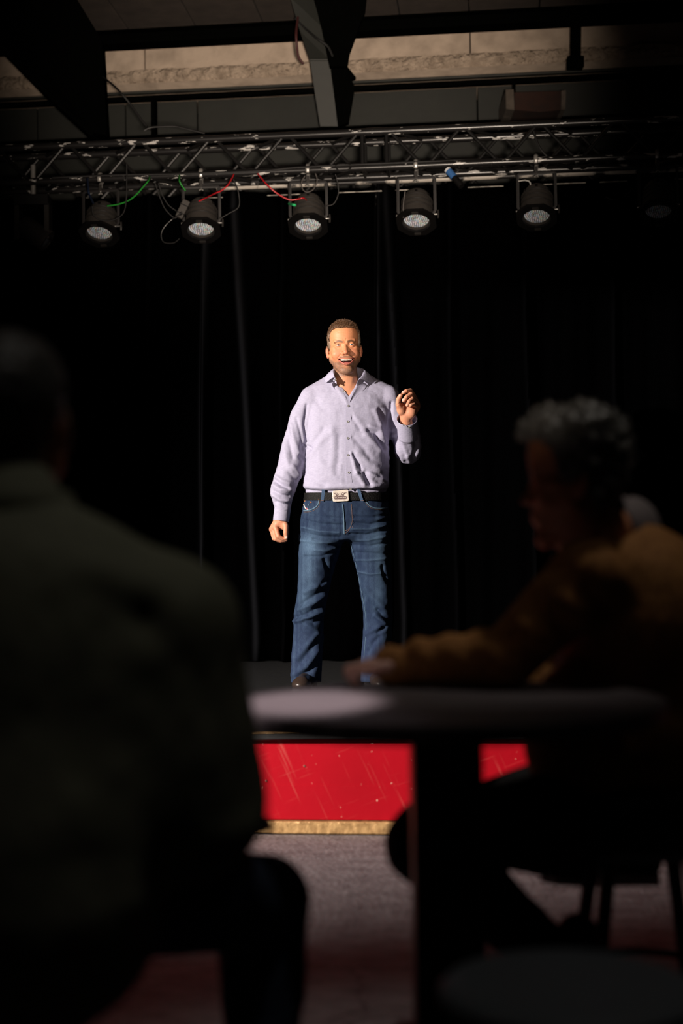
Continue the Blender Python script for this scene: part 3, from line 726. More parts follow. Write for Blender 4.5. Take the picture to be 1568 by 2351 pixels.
for k, (pts, lab) in enumerate((([(120, 408), (260, 402), (420, 399), (600, 392), (690, 384), (900, 374), (1100, 366)], 'long black cable taped along the lower truss tube'),
                  ([(330, 300), (350, 292), (400, 290), (420, 294), (470, 306)], 'black cable heap lying on top of the truss at the left'),
                  ([(236, 176, 8.86), (270, 205), (300, 240), (325, 275), (345, 300)], 'black cable sagging from the ceiling rib to the truss'),
                  ([(1215, 280), (1225, 300), (1240, 340), (1270, 368), (1310, 372), (1330, 350)], 'black cable loop hanging at the right end of the truss'))):
    cable('black_cable', pts, 0.006, M_blkc, lab, d=8.12 if k != 2 else 8.6)
cable('hanging_strap', [(684, 40, 8.80), (680, 75), (682, 110), (686, 132), (697, 147)], 0.008, mat('red_black_strap', (0.06, 0.012, 0.012), 0.6), 'loose red-black strap dangling at the central steel rib', d=8.7, cat='strap')
cable('hanging_strap', [(678, 42, 8.80), (700, 64, 8.78), (728, 88), (752, 106), (764, 130)], 0.007, M_black, 'black strap crossing the central steel rib', d=8.7, cat='strap')
cable('power_cord', [(1190, 416), (1206, 414), (1216, 418), (1218, 428)], 0.004, mat('white_cord', (0.6, 0.58, 0.55), 0.4), 'short white cord above the dim right lamp')

# ================================================================== HEADS (millimetres; x = image right, y = to the back of the head, z up, origin between the eyes)
def mirror_x(q): m = q.copy(); m[:, 0] = np.abs(m[:, 0]); return m
def mouth_field(q, smile):
    x = q[:, 0]; z = q[:, 2]
    if not smile: return None
    xm = np.clip(np.abs(x - 2) / 40.0, 0, 1)
    up = -71.0 + 7.0 * xm ** 2
    lo = -90.0 + 26.0 * xm ** 2.0
    return np.maximum(z - up, lo - z) * 0.8 + np.maximum(np.abs(x - 2) - 40, 0)
def face_y(x, z):
    """rough front of the mouth area"""
    return -11.0 + (np.abs(x) / 40.0) ** 2 * 16.0
def head_sdf(q, smile=True, ears=True):
    m = mirror_x(q)
    d = ell(q, (0, 92, 38), (75, 96, 84))                                   # skull
    d = smin(d, ell(q, (0, 48, 52), (65, 56, 66)), 14)                      # forehead
    d = smin(d, ell(q, (0, 52, -28), (66, 56, 74)), 16)                     # mid face
    d = smin(d, rc(m, (56, 76, -58), (19, 20, -118), 14, 16), 24)           # jaw
    d = smin(d, rc(m, (59, 82, -20), (56, 76, -58), 12, 14), 22)
    d = smin(d, ell(q, (1, 12, -120), (27, 19, 21)), 14)                    # chin
    d = smin(d, ell(m, (41, 20, -40), (23, 16, 19)), 20)                    # cheeks
    d = smin(d, rc(m, (50, 22, -12), (62, 45, -14), 9, 9), 16)              # cheekbone
    d = smin(d, rc(m, (10, 2, 15), (44, 12, 20), 7.5, 7), 10)               # brow ridge
    d = smax(d, -ell(m, (31.5, -7, 0), (17, 13, 10.5)), 7)                  # sockets
    lid = ell(m, (32.0, 13.0, 0.0), (15.0, 15.0, 13.5))
    d = smin(d, lid, 3.5)
    # nose
    n = rc(q, (0, 4, 2), (0, -17, -37), 7.0, 10.5)
    n = smin(n, ell(q, (0, -18.5, -39), (11, 11, 10)), 5)
    n = smin(n, ell(m, (14.0, -5.5, -42), (8.2, 10.5, 8.5)), 4)
    d = smin(d, n, 6)
    d = smax(d, -ell(m, (6.2, -12, -51.0), (3.8, 6.0, 4.5)), 2)
    # muzzle and lips
    d = smin(d, ell(q, (1, 14, -72), (38, 26, 30)), 12)
    if smile:
        xs = np.linspace(-40, 40, 9)
        up = [(x + 2, face_y(x, 0) + 1.5, -68.8 + 7.4 * (abs(x) / 40) ** 2) for x in xs]
        lw = [(x + 2, face_y(x, 0) + (1.5 if abs(x) < 35 else 3), -95.0 + 30.0 * (abs(x) / 40) ** 2.0) for x in xs]
        ru = [1.2, 1.8, 2.2, 2.5, 2.4, 2.5, 2.2, 1.8, 1.2]; rl = [1.5, 3.0, 4.4, 5.6, 6.0, 5.6, 4.4, 3.0, 1.5]
        d = smin(d, chain(q, up, ru), 3.5); d = smin(d, chain(q, lw, rl), 4)
        mf = mouth_field(q, True)
        cut = np.maximum(mf, q[:, 1] - (face_y(q[:, 0], 0) + 26))
        d = smax(d, -cut, 1.8)
        crease = segdist(m, [(17, -4, -42), (31, 2, -56), (45, 12, -72), (46, 16, -90)])
        d = d + 3.4 * np.exp(-(crease / 4.5) ** 2)
    else:
        d = smin(d, rc(q, (-24, -2, -72), (24, -2, -72), 4, 4), 5)
    # eye opening
    d = smax(d, -ell(m, (32.0, -3.0, -0.5), (12.4, 11.0, 3.6)), 1.0)
    # frown lines
    d = d + 1.1 * np.exp(-(segdist(m, [(5, -8, 14), (7, -6, 28)]) / 2.6) ** 2)
    d = d + 0.9 * np.exp(-(segdist(m, [(0, -8, 46), (30, 0, 49)]) / 2.6) ** 2) + 0.8 * np.exp(-(segdist(m, [(0, -8, 60), (30, 0, 63)]) / 2.6) ** 2)
    d = d + 0.9 * np.exp(-(segdist(m, [(20, -4, -13), (34, 2, -16), (46, 10, -10)]) / 2.4) ** 2)
    if ears:
        th = 0.32
        e = m - np.array([80.0, 98.0, -14.0]); c, s = math.cos(th), math.sin(th)
        ex = e[:, 0] * c - e[:, 1] * s; ey = e[:, 0] * s + e[:, 1] * c
        e2 = np.stack([ex, ey, e[:, 2]], 1)
        ear = ell(e2, (2, 0, 0), (6.0, 15, 29)); ear = smin(ear, ell(e2, (1, -6, -23), (5.5, 8, 10)), 6)
        ear = smax(ear, -ell(e2, (8.5, -2, 3), (7.0, 9.5, 19)), 2.0)
        d = smin(d, ear, 4.5)
    return d
def neck_sdf(q): return rc(q, (0, 92, -50), (0, 104, -215), 55, 62)
def head_neck(q, smile=True):
    d = head_sdf(q, smile); n = neck_sdf(q)
    d = smin(d, n, 18)
    m = mirror_x(q)
    return d - 1.5 * np.exp(-(segdist(m, [(46, 72, -90), (14, 38, -205)]) / 9) ** 2)
def hairline(q):
    y = q[:, 1]; ax = np.abs(q[:, 0])
    zl = np.interp(y, [-30, 14, 30, 44, 54, 66, 80, 100, 112, 126, 200], [84, 82, 78, 60, 25, -24, -6, 4, -30, -66, -74])
    return zl
def hair_sdf(q, thick=5.0, top=9.0):
    d0 = ell(q, (0, 92, 38), (75, 96, 84)); d0 = smin(d0, ell(q, (0, 48, 52), (65, 56, 66)), 14)
    d0 = smin(d0, rc(q, (0, 98, -20), (0, 104, -70), 60, 56), 20)
    t = thick + (top - thick) * np.clip((q[:, 2] - 50) / 50, 0, 1)
    nz = 1.8 * fbm(q * np.array([0.13, 0.07, 0.10]), 3, 5)
    return smax(d0 - t - nz, (hairline(q) - q[:, 2]) + 2.5 * vnoise(q * 0.25, 9), 5)
def skin_colors(q, stubble=True, smile=True):
    m = mirror_x(q); n = len(q)
    base = np.tile(np.array([0.57, 0.228, 0.108]), (n, 1))
    def mixin(c, w): base[:] = base * (1 - w[:, None]) + np.array(c) * w[:, None]
    mixin((0.52, 0.185, 0.115), 0.55 * np.exp(-((segdist(m, [(38, 8, -38)]*2)) / 22) ** 2))
    mixin((0.52, 0.18, 0.11), 0.5 * np.exp(-((segdist(q, [(0, -22, -40)]*2)) / 18) ** 2))
    mixin((0.50, 0.17, 0.11), 0.7 * np.clip((np.abs(q[:, 0]) - 76) / 4, 0, 1) * (q[:, 1] > 70))
    if stubble:
        nz = np.clip(0.5 + 0.9 * vnoise(q * 0.55, 3) + 0.25 * vnoise(q * 0.12, 7), 0, 1)
        w = np.clip((-50 - q[:, 2] - 14 * np.clip((50 - q[:, 1]) / 30, -1, 1)) / 20, 0, 1) * np.clip((q[:, 2] + 152) / 14, 0, 1) * np.clip((100 - q[:, 1]) / 12, 0, 1)
        ch = np.exp(-(segdist(m, [(0, 0, -98)]*2) / 15) ** 2) + np.exp(-(segdist(m, [(56, 30, -52)]*2) / 18) ** 2) * 0.6
        w = w * np.clip(1 - 0.7 * ch, 0, 1)
        mo = np.exp(-((segdist(m, [(0, -10, -58), (30, -2, -62), (45, 8, -78), (44, 10, -98), (30, 4, -118)])) / 7) ** 2)
        w = np.maximum(w * 0.85, mo * 0.85)
        w = w * (0.72 + 0.40 * nz)
        mixin((0.125, 0.085, 0.062), np.clip(w, 0, 0.88))
    brow = np.clip(1.35 - segdist(m, [(14, -6, 14), (30, -2, 20), (48, 12, 14)]) / 5.0, 0, 1) * np.clip(0.85 + 0.4 * vnoise(q * 0.6, 8), 0, 1)
    mixin((0.10, 0.05, 0.025), np.clip(brow * 1.3, 0, 0.9))
    if smile:
        xs = np.linspace(-38, 38, 9)
        up = [(x + 2, face_y(x, 0), -68.8 + 7.4 * (abs(x) / 40) ** 2) for x in xs]
        lw = [(x + 2, face_y(x, 0), -95.0 + 30.0 * (abs(x) / 40) ** 2.0) for x in xs]
        l = np.maximum(np.clip(1.5 - segdist(q, up) / 2.6, 0, 1), np.clip(1.5 - segdist(q, lw) / 6.0, 0, 1))
        mixin((0.42, 0.105, 0.080), 0.85 * l)
        inner = ((mouth_field(q, True) < 1.5) & (q[:, 1] > face_y(q[:, 0], 0) + 5.5)).astype(float)
        mixin((0.09, 0.016, 0.014), inner)
    lidw = np.exp(-((np.abs(ell(m, (32.0, -3.0, -0.5), (12.4, 11.0, 3.6)))) / 1.7) ** 2) * (q[:, 1] < 14)
    mixin((0.26, 0.10, 0.06), 0.65 * lidw)
    hw_ = np.clip((q[:, 2] - hairline(q) - 1) / 4, 0, 1)                      # scalp under the hair
    mixin((0.11, 0.065, 0.038), 0.85 * hw_)
    return base
M_skin = mat('skin', (0.56, 0.26, 0.14), 0.5, vcol=True, sss=0.10, bump=(420, 0.12, 0.002), spec=0.3)
M_hair = mat('hair', (0.10, 0.055, 0.03), 0.5, vcol=True, spec=0.4)
M_eye = mat('eye', (0.8, 0.8, 0.8), 0.12, vcol=True, coat=0.6)
M_teeth = mat('teeth', (0.86, 0.78, 0.62), 0.3)
M_tongue = mat('tongue', (0.40, 0.11, 0.10), 0.3)
class Frame:
    """head-local millimetres <-> world"""
    def __init__(s, origin, yaw=0.0, roll=0.0, pitch=0.0, scale=1.0):
        R = Matrix.Rotation(yaw, 3, 'Z') @ Matrix.Rotation(roll, 3, 'Y') @ Matrix.Rotation(pitch, 3, 'X')
        s.R = np.array(R); s.o = np.array(origin, float); s.k = 0.001 * scale
    def w(s, q): return s.o + (np.atleast_2d(q) * s.k) @ s.R.T
    def l(s, p): return ((p - s.o) @ s.R) / s.k

def strands(pos, nrm, col, count, length, lift, rng, wid=0.0007, up=None):
    i = rng.integers(0, len(pos), count); p = pos[i]; n = nrm[i]
    d = n + lift + rng.normal(0, 0.22, (count, 3)); d /= np.linalg.norm(d, axis=1)[:, None]
    s = np.cross(d, rng.normal(0, 1, (count, 3))); s /= np.linalg.norm(s, axis=1)[:, None]
    L = length[i][:, None] * rng.uniform(0.5, 1.2, (count, 1))
    a = p - s * wid - n * 0.001; b = p + s * wid - n * 0.001; m1 = p + d * L * 0.6; c = p + d * L + n * L * 0.1
    v = np.stack([a, b, m1 + s * wid * 0.7, m1 - s * wid * 0.7, c], 1).reshape(-1, 3)
    k = np.arange(count) * 5
    f = np.concatenate([np.stack([k, k + 1, k + 2, k + 3], 1), np.stack([k + 3, k + 2, k + 4, k + 4], 1)])
    cc = np.repeat(col[i] * rng.uniform(0.6, 1.5, (count, 1)), 5, axis=0)
    return v, f, cc
def tri_quads(f): return f
def np_mesh_mixed(name, pos, quads, col, m, parent):
    """quads whose last two corners coincide become triangles"""
    me = bpy.data.meshes.new(name)
    deg = quads[:, 2] == quads[:, 3]
    q4 = quads[~deg]; q3 = quads[deg][:, :3]
    li = np.concatenate([q4.ravel(), q3.ravel()]).astype(np.int32)
    ls = np.concatenate([np.arange(len(q4)) * 4, len(q4) * 4 + np.arange(len(q3)) * 3]).astype(np.int32)
    me.vertices.add(len(pos)); me.vertices.foreach_set('co', np.asarray(pos, np.float32).ravel())
    me.loops.add(len(li)); me.loops.foreach_set('vertex_index', li); me.polygons.add(len(ls)); me.polygons.foreach_set('loop_start', ls)
    try: me.polygons.foreach_set('loop_total', np.concatenate([np.full(len(q4), 4), np.full(len(q3), 3)]).astype(np.int32))
    except Exception: pass
    me.update(calc_edges=True); me.validate(); me.polygons.foreach_set('use_smooth', np.ones(len(me.polygons), bool))
    a = me.color_attributes.new('Col', 'FLOAT_COLOR', 'POINT'); c4 = np.ones((len(pos), 4), np.float32); c4[:, :3] = col; a.data.foreach_set('color', c4.ravel())
    return link(name, me, m, parent)

# ================================================================== THE SPEAKER
DS = 6.85
def S(px, py, dy=0.0): return PA(px, py, DS + dy)
PXM = DS / FPX                                         # metres per photo pixel at the speaker
feet = P(790, 1588, DS); feet.z = STZ
spk = thing('person', 'man in lavender shirt and blue jeans speaking on the stage, one hand raised', 'person', loc=feet)
HF = Frame(S(792.3, 791.6, -0.085), yaw=math.radians(3), roll=math.radians(-2.2), pitch=math.radians(-2))
body_parts = []
# head and neck with the opening of the chest
def chest_core(p):
    c1 = S(800, 890, 0.005)
    d = ell(p, S(799, 925, 0.010), (0.118, 0.089, 0.105))
    return d
def head_world(p):
    q = HF.l(p); d = head_neck(q) * HF.k
    return smin(d, chest_core(p), 0.015)
lo = S(735, 985, -0.16); hi = S(850, 715, 0.16)
pos, quads = polygonize(head_world, (lo[0] - 0.06, S(794, 900, -0.14)[1] - 0.03, lo[2] + 0.01), (hi[0] + 0.08, lo[1] + 0.40, hi[2]), 0.0021)
q = HF.l(pos); cc = skin_colors(q)
low = q[:, 2] < -150
cc[low] = np.array([0.56, 0.25, 0.135]) * (1 + 0.05 * vnoise(q[low] * 0.05, 2)[:, None])
# clipped side hair shows as darker skin
body_parts.append((pos, quads, cc))

# hands: chains of (px, py, dy) joints
def hand_fn(fingers, palm, extra, kk=0.007):
    def fn(p):
        d = None
        for pts, rs in palm:
            e = chain(p, pts, rs); d = e if d is None else smin(d, e, 0.012)
        for c, r in extra: d = smin(d, ell(p, c, r), 0.010)
        for pts, rs in fingers:
            e = chain(p, pts, rs); d = smin(d, e, 0.0035)
        return d
    return fn
def c2(cx, cy, ox, oy, sc): return ox + cx / sc, oy + cy / sc
def HL(cx, cy, dy): x, y = c2(cx, cy, 880, 870, 14.25); return S(x, y, dy - 0.19)      # raised hand, photo crop coordinates
fing = [([HL(1045, 640, .012), HL(890, 375, -.020), HL(745, 395, -.040), HL(650, 455, -.042)], [.0115, .0100, .0090, .0080]),
        ([HL(1085, 730, .010), HL(905, 495, -.034), HL(755, 590, -.050), HL(668, 715, -.042)], [.0115, .0102, .0092, .0082]),
        ([HL(1115, 810, .010), HL(940, 650, -.040), HL(845, 735, -.052), HL(780, 860, -.040)], [.0112, .0098, .0088, .0078]),
        ([HL(1125, 900, .010), HL(985, 815, -.038), HL(905, 850, -.046), HL(868, 900, -.036)], [.0105, .0092, .0082, .0072]),
        ([HL(620, 1060, -.012), HL(480, 840, -.030), HL(490, 670, -.036), HL(565, 545, -.040)], [.0150, .0118, .0108, .0092])]
palm = [([HL(740, 1420, .02), HL(740, 1230, .012), HL(1000, 690, .006)], [.026, .025, .013]), ([HL(740, 1230, .012), HL(1080, 780, .006)], [.025, .014]),
        ([HL(760, 1230, .012), HL(1105, 860, .008)], [.024, .014]), ([HL(790, 1240, .012), HL(1090, 950, .008)], [.022, .015]), ([HL(720, 1180, .006), HL(800, 760, .004)], [.022, .014])]
extra = [(HL(580, 980, -.012), (.021, .018, .030)), (HL(900, 1110, -.006), (.024, .018, .026))]
fnL = hand_fn(fing, palm, extra)
a0 = HL(300, 1560, 0.0); a1 = HL(1300, 250, 0.0)
posL, quL = polygonize(fnL, (a0[0], a0[1] - 0.09, a0[2]), (a1[0], a0[1] + 0.08, a1[2]), 0.0018)
def hand_col(p, tips, fn_p=None):
    c = np.tile(np.array([0.58, 0.255, 0.150]), (len(p), 1)); c *= (1 + 0.10 * vnoise(p * 90, 4) + 0.05 * vnoise(p * 260, 6))[:, None]
    for t, a in tips:
        d = np.linalg.norm(p - t, axis=1); w_ = np.clip(1.4 - d / 0.0055, 0, 1)
        c = c * (1 - 0.6 * w_[:, None]) + np.array([0.72, 0.46, 0.37]) * 0.6 * w_[:, None]
    return c
nl = [(HL(655, 430, -.050), 0), (HL(650, 690, -.052), 0), (HL(770, 850, -.050), 0), (HL(530, 535, -.048), 0)]
crease = np.minimum(np.minimum(segdist(posL, [HL(760, 930, -.03), HL(700, 1060, -.03), HL(600, 1150, -.03)]), segdist(posL, [HL(440, 860, -.04), HL(560, 760, -.04)])), segdist(posL, [HL(640, 1180, -.03), HL(780, 1060, -.03)]))
nrmL = vnormals(posL, quL)
posL = posL - nrmL * (0.0016 * np.exp(-(crease / 0.003) ** 2))[:, None]
body_parts.append((posL, quL, hand_col(posL, nl)))
def HR(cx, cy, dy): x, y = c2(cx, cy, 600, 1170, 15.68); return S(x, y, dy - 0.055)    # lowered hand
fing = [([HR(500, 600, -.006), HR(610, 960, -.018), HR(760, 1050, -.012), HR(880, 1085, -.006)], [.0125, .0108, .0096, .0084]),
        ([HR(420, 640, .010), HR(520, 1050, .002), HR(700, 1120, .006), HR(850, 1115, .010)], [.0125, .0106, .0096, .0084]),
        ([HR(380, 690, .028), HR(455, 1040, .022), HR(620, 1110, .024), HR(780, 1100, .026)], [.0120, .0100, .0092, .0080]),
        ([HR(375, 720, .046), HR(430, 980, .040), HR(560, 1060, .040), HR(690, 1060, .040)], [.0112, .0092, .0084, .0074]),
        ([HR(800, 430, -.006), HR(880, 600, -.020), HR(880, 830, -.026), HR(885, 1010, -.024)], [.0165, .0130, .0120, .0098])]
palm = [([HR(700, 150, .005), HR(680, 380, .005), HR(500, 620, -.002)], [.027, .027, .0155]), ([HR(680, 380, .010), HR(430, 660, .014)], [.027, .0155]),
        ([HR(680, 390, .018), HR(395, 700, .030)], [.025, .015]), ([HR(690, 400, .024), HR(390, 720, .044)], [.023, .014]), ([HR(720, 390, 0), HR(640, 610, .012)], [.026, .014])]
extra = [(HR(800, 520, -.004), (.018, .018, .028))]
fnR = hand_fn(fing, palm, extra)
a0 = HR(150, 1300, 0.0); a1 = HR(1150, -60, 0.0)
posR, quR = polygonize(fnR, (a0[0], a0[1] - 0.07, a0[2]), (a1[0], a0[1] + 0.09, a1[2]), 0.0018)
nr = [(HR(890, 985, -.036), 0), (HR(870, 1110, -.004), 0)]
body_parts.append((posR, quR, hand_col(posR, nr)))
# plain trunk and limbs inside the clothes keep the body one figure
ARM_L = [S(712, 918, 0.01), S(690, 960, 0.01), S(676, 1021, 0.0), S(665, 1076, -0.02), S(650, 1135, -0.045), S(648, 1180, -0.05)]
ARM_R = [S(897, 915, 0.01), S(916, 970, 0.025), S(934, 1038, 0.03), S(942, 1046, 0.0), S(939, 1005, -0.10), S(934, 968, -0.17)]
LEG_L = [S(741, 1215, 0.0), S(730, 1273, 0.0), S(717, 1367, -0.005), S(709, 1440, 0.005), S(704, 1575, 0.04)]
LEG_R = [S(849, 1215, 0.0), S(857, 1293, 0.0), S(865, 1367, -0.005), S(868, 1440, 0.005), S(862, 1575, 0.04)]
def core(p):
    d = ell(p, S(797, 1010, 0.0), (0.165, 0.092, 0.27)); d = smin(d, ell(p, S(794, 1165, 0.0), (0.13, 0.07, 0.08)), 0.05)
    for A_, r in ((ARM_L, (.040, .042, .040, .036, .028, .026)), (ARM_R, (.040, .042, .036, .036, .030, .026))): d = smin(d, chain(p, A_, r), 0.02)
    for A_ in (LEG_L, LEG_R): d = smin(d, chain(p, A_, (.075, .066, .050, .048, .035)), 0.03)
    return d
posC, quC = polygonize(core, (-0.45, DS - 0.35, STZ + 0.03), (0.55, DS + 0.25, 1.85), 0.012)
body_parts.append((posC, quC, np.tile(np.array([0.56, 0.25, 0.135]), (len(posC), 1))))
bp, bq, bc = join_np(body_parts)
body = np_mesh('body', bp, bq, M_skin, spk, bc)

# finger nails and the gold ring
for (c, _), nm in zip(nl[:2] + nl[3:] + nr[:1], range(4)): pass
M_nail = mat('finger_nail', (0.78, 0.52, 0.44), 0.25)
def nail(c, up, nrm, w_, l_):
    up = Vector(up).normalized(); nrm = Vector(nrm).normalized(); sd = up.cross(nrm).normalized(); up = nrm.cross(sd)
    vs = []; fs = []; n = 10
    for k in range(n):
        a = 2 * math.pi * k / n; vs.append(Vector(c) + sd * w_ * math.cos(a) + up * l_ * math.sin(a) - nrm * 0.0012 * math.cos(a) ** 2)
    vs.append(Vector(c) + nrm * 0.0008); vs2 = [v - nrm * 0.003 for v in vs[:n]]
    for k in range(n): fs.append((k, (k + 1) % n, n)); fs.append((k, n + 1 + k, n + 1 + (k + 1) % n, (k + 1) % n))
    mb = MB(); mb.add(vs + vs2, fs); return mb.build('finger_nail', M_nail, spk, smooth=True)
def on_surface(fn, p, dirn, far=0.05):
    t = np.linspace(far, -far, 400); pts = np.asarray(p)[None] + t[:, None] * np.asarray(dirn)[None]; d = fn(pts); i = int(np.argmax(d < 0.0003)); return pts[i]
for fn_, c, up in ((fnR, HR(892, 990, -.02), (0, 0, 1)), (fnL, HL(655, 432, -.04), (-0.6, 0, 0.4)), (fnL, HL(648, 690, -.04), (0.3, 0, 0.9))):
    q_ = on_surface(fn_, c, (0, -1, 0)); nail(q_, up, (0, -1, 0.05), 0.0058, 0.0066)
rc0 = HL(1010, 735, -.012); rd = Vector(HL(940, 650, -.040)) - Vector(HL(1115, 810, .010)); rd.normalize()
ra = rd.cross(Vector((0, 0, 1))).normalized(); rb = rd.cross(ra)
MB().tube([Vector(rc0) + 0.0118 * (ra * math.cos(k * math.pi / 12) + rb * math.sin(k * math.pi / 12)) for k in range(24)], 0.0016, 6, closed=True).build('ring', mat('gold_ring', (0.8, 0.55, 0.2), 0.25, 0.9), spk, smooth=True)

# eyes, teeth, tongue
for sx in (-1, 1):
    n1, n2 = 18, 24; vs = []; cs = []; fs = []
    look = Vector((-0.08, -1, 0.03)).normalized(); ax = look.cross(Vector((0, 0, 1))).normalized(); ay = look.cross(ax)
    for i in range(n1 + 1):
        t = math.pi * i / n1
        for k in range(n2):
            a = 2 * math.pi * k / n2; v = look * math.cos(t) + (ax * math.cos(a) + ay * math.sin(a)) * math.sin(t)
            vs.append(np.array([sx * 32.0, 12.0, 0.0]) + 12.2 * np.array(v))
            r = 12.2 * math.sin(t) if t < 1.5 else 12
            cs.append((0.008, 0.008, 0.01) if r < 2.4 else (0.06, 0.10, 0.12) if r < 5.2 else (0.04, 0.06, 0.07) if r < 6.0 else (0.50, 0.43, 0.39))
    for i in range(n1):
        for k in range(n2): l = (k + 1) % n2; fs.append((i * n2 + k, (i + 1) * n2 + k, (i + 1) * n2 + l, i * n2 + l))
    np_mesh('eye', HF.w(np.array(vs)), np.array(fs), M_eye, spk, np.array(cs))
x = -26.3
for wd in (5.4, 5.8, 6.8, 8.0, 8.0, 6.8, 5.8, 5.4):                         # upper teeth
    cx = x + wd / 2; x += wd + 0.02; h_ = 13.2 if wd > 7 else 12.4
    yy = -4.5 + (cx / 26.0) ** 2 * 8; ang = math.atan(2 * cx / 26 / 26 * 8)
    vs = []; fs = []
    for (zz, k) in ((-64, 1.0), (-64 - h_ * 0.6, 1.02), (-64 - h_ + 1.2, 1.0), (-64 - h_, 0.86)):
        for (sx_, sy_) in ((-1, 0.6), (-0.8, -0.5), (0, -1), (0.8, -0.5), (1, 0.6), (0, 1)):
            lx = sx_ * wd / 2 * k * 1.05; ly = sy_ * 2.6 * (1 if zz > -70 else 0.9)
            vs.append((cx + 2 + lx * math.cos(ang) - ly * math.sin(ang), yy + lx * math.sin(ang) + ly * math.cos(ang), zz))
    for i in range(3):
        for k in range(6): fs.append((i * 6 + k, i * 6 + (k + 1) % 6, (i + 1) * 6 + (k + 1) % 6, (i + 1) * 6 + k))
    fs.append(tuple(range(18, 24))); fs.append(tuple(range(5, -1, -1)))
    mb = MB(); mb.add([tuple(v) for v in HF.w(np.array(vs))], fs); mb.build('tooth', M_teeth, spk, smooth=True)
def tongue(p): return ell(HF.l(p), (2, 10, -90), (23, 18, 7.5)) * HF.k
tp, tq = polygonize(tongue, HF.w((-30, -12, -104))[0] - 0.006, HF.w((34, 34, -78))[0] + 0.006, 0.0025)
np_mesh('tongue', tp, tq, M_tongue, spk)

# hair
def hw(p): return hair_sdf(HF.l(p)) * HF.k
lo = HF.w((-92, -22, -85))[0]; hi = HF.w((92, 205, 150))[0]
hp, hq = polygonize(hw, np.minimum(lo, hi) - 0.01, np.maximum(lo, hi) + 0.01, 0.0028)
ql = HF.l(hp); nrm = vnormals(hp, hq)
side = np.clip((np.abs(ql[:, 0]) - 45) / 25, 0, 1) * np.clip((80 - ql[:, 2]) / 50, 0, 1)
hc = np.tile(np.array([0.085, 0.042, 0.020]), (len(hp), 1)) * (1 - side[:, None]) + np.array([0.20, 0.135, 0.09]) * side[:, None]
hc = hc * (1 + 0.5 * vnoise(ql * np.array([0.6, 0.25, 0.4]), 12))[:, None]
topm = np.clip((ql[:, 2] - 55) / 40, 0, 1)
hp = hp + nrm * (0.0022 * topm * vnoise(ql * np.array([0.28, 0.14, 0.2]), 21))[:, None]
lift = np.array([0.0, -0.35, 0.75])
sv, sf, scol = strands(hp, nrm * 0.7, hc, 14000, 0.0018 + 0.0050 * topm, lift, np.random.default_rng(5))
allp = np.concatenate([hp, sv]); allq = np.concatenate([hq, sf + len(hp)]); allc = np.concatenate([hc, scol])
np_mesh_mixed('hair', allp, allq, allc, M_hair, spk)

# ------------------------------------------------------------------ shirt
def node_cloth(name, col, col2, rough, wscale, wstr, vcol=False, nscale=200, streak=None):
    m = bpy.data.materials.new(name); m.use_nodes = True; nt = m.node_tree; b = nt.nodes['Principled BSDF']
    tc = nt.nodes.new('ShaderNodeTexCoord'); mp = nt.nodes.new('ShaderNodeMapping'); mp.inputs['Scale'].default_value = streak or (1, 1, 1)
    nt.links.new(tc.outputs['Object'], mp.inputs[0])
    n = nt.nodes.new('ShaderNodeTexNoise'); n.inputs['Scale'].default_value = nscale; n.inputs['Detail'].default_value = 3; nt.links.new(mp.outputs[0], n.inputs['Vector'])
    r = nt.nodes.new('ShaderNodeMapRange'); r.inputs[1].default_value = 0.35; r.inputs[2].default_value = 0.65; nt.links.new(n.outputs['Fac'], r.inputs[0])
    x = nt.nodes.new('ShaderNodeMix'); x.data_type = 'RGBA'
    nt.links.new(r.outputs[0], x.inputs[0])
    if vcol:
        a = nt.nodes.new('ShaderNodeAttribute'); a.attribute_name = 'Col'
        k = nt.nodes.new('ShaderNodeMixRGB'); k.blend_type = 'MULTIPLY'; k.inputs[0].default_value = 1; k.inputs[2].default_value = (*col2, 1)
        nt.links.new(a.outputs['Color'], k.inputs[1]); nt.links.new(a.outputs['Color'], x.inputs[6]); nt.links.new(k.outputs[0], x.inputs[7])
    else:
        x.inputs[6].default_value = (*col, 1); x.inputs[7].default_value = (*col2, 1)
    nt.links.new(x.outputs[2], b.inputs['Base Color']); b.inputs['Roughness'].default_value = rough; b.inputs['Specular IOR Level'].default_value = 0.25
    n2 = nt.nodes.new('ShaderNodeTexNoise'); n2.inputs['Scale'].default_value = wscale; n2.inputs['Detail'].default_value = 3; nt.links.new(tc.outputs['Object'], n2.inputs['Vector'])
    bp_ = nt.nodes.new('ShaderNodeBump'); bp_.inputs['Strength'].default_value = wstr; bp_.inputs['Distance'].default_value = 0.004
    nt.links.new(n2.outputs['Fac'], bp_.inputs['Height']); nt.links.new(bp_.outputs[0], b.inputs['Normal'])
    return m
M_shirt = node_cloth('lavender_shirting', (0.395, 0.375, 0.480), (0.335, 0.318, 0.420), 0.75, 130, 0.18, streak=(0.14, 0.14, 1.0), nscale=520)
SEC = np.array([  # py, centre px, half width px, centre dy, half depth
    (872, 800, 46, .020, .070), (886, 800, 74, .016, .088), (905, 800, 92, .010, .104), (935, 799, 97, .004, .118), (980, 799, 98, -.002, .126), (1030, 798, 96, -.006, .128),
    (1075, 796, 97, -.010, .130), (1105, 794, 98.5, -.011, .131), (1121, 794, 97.5, -.010, .128), (1136, 794, 92, -.008, .120)])
SZ = np.array([S(s[1], s[0])[2] for s in SEC])[::-1]
SX = np.array([S(s[1], s[0])[0] for s in SEC])[::-1]; SW = SEC[::-1, 2] * PXM; SY = DS + SEC[::-1, 3]; SD = SEC[::-1, 4]
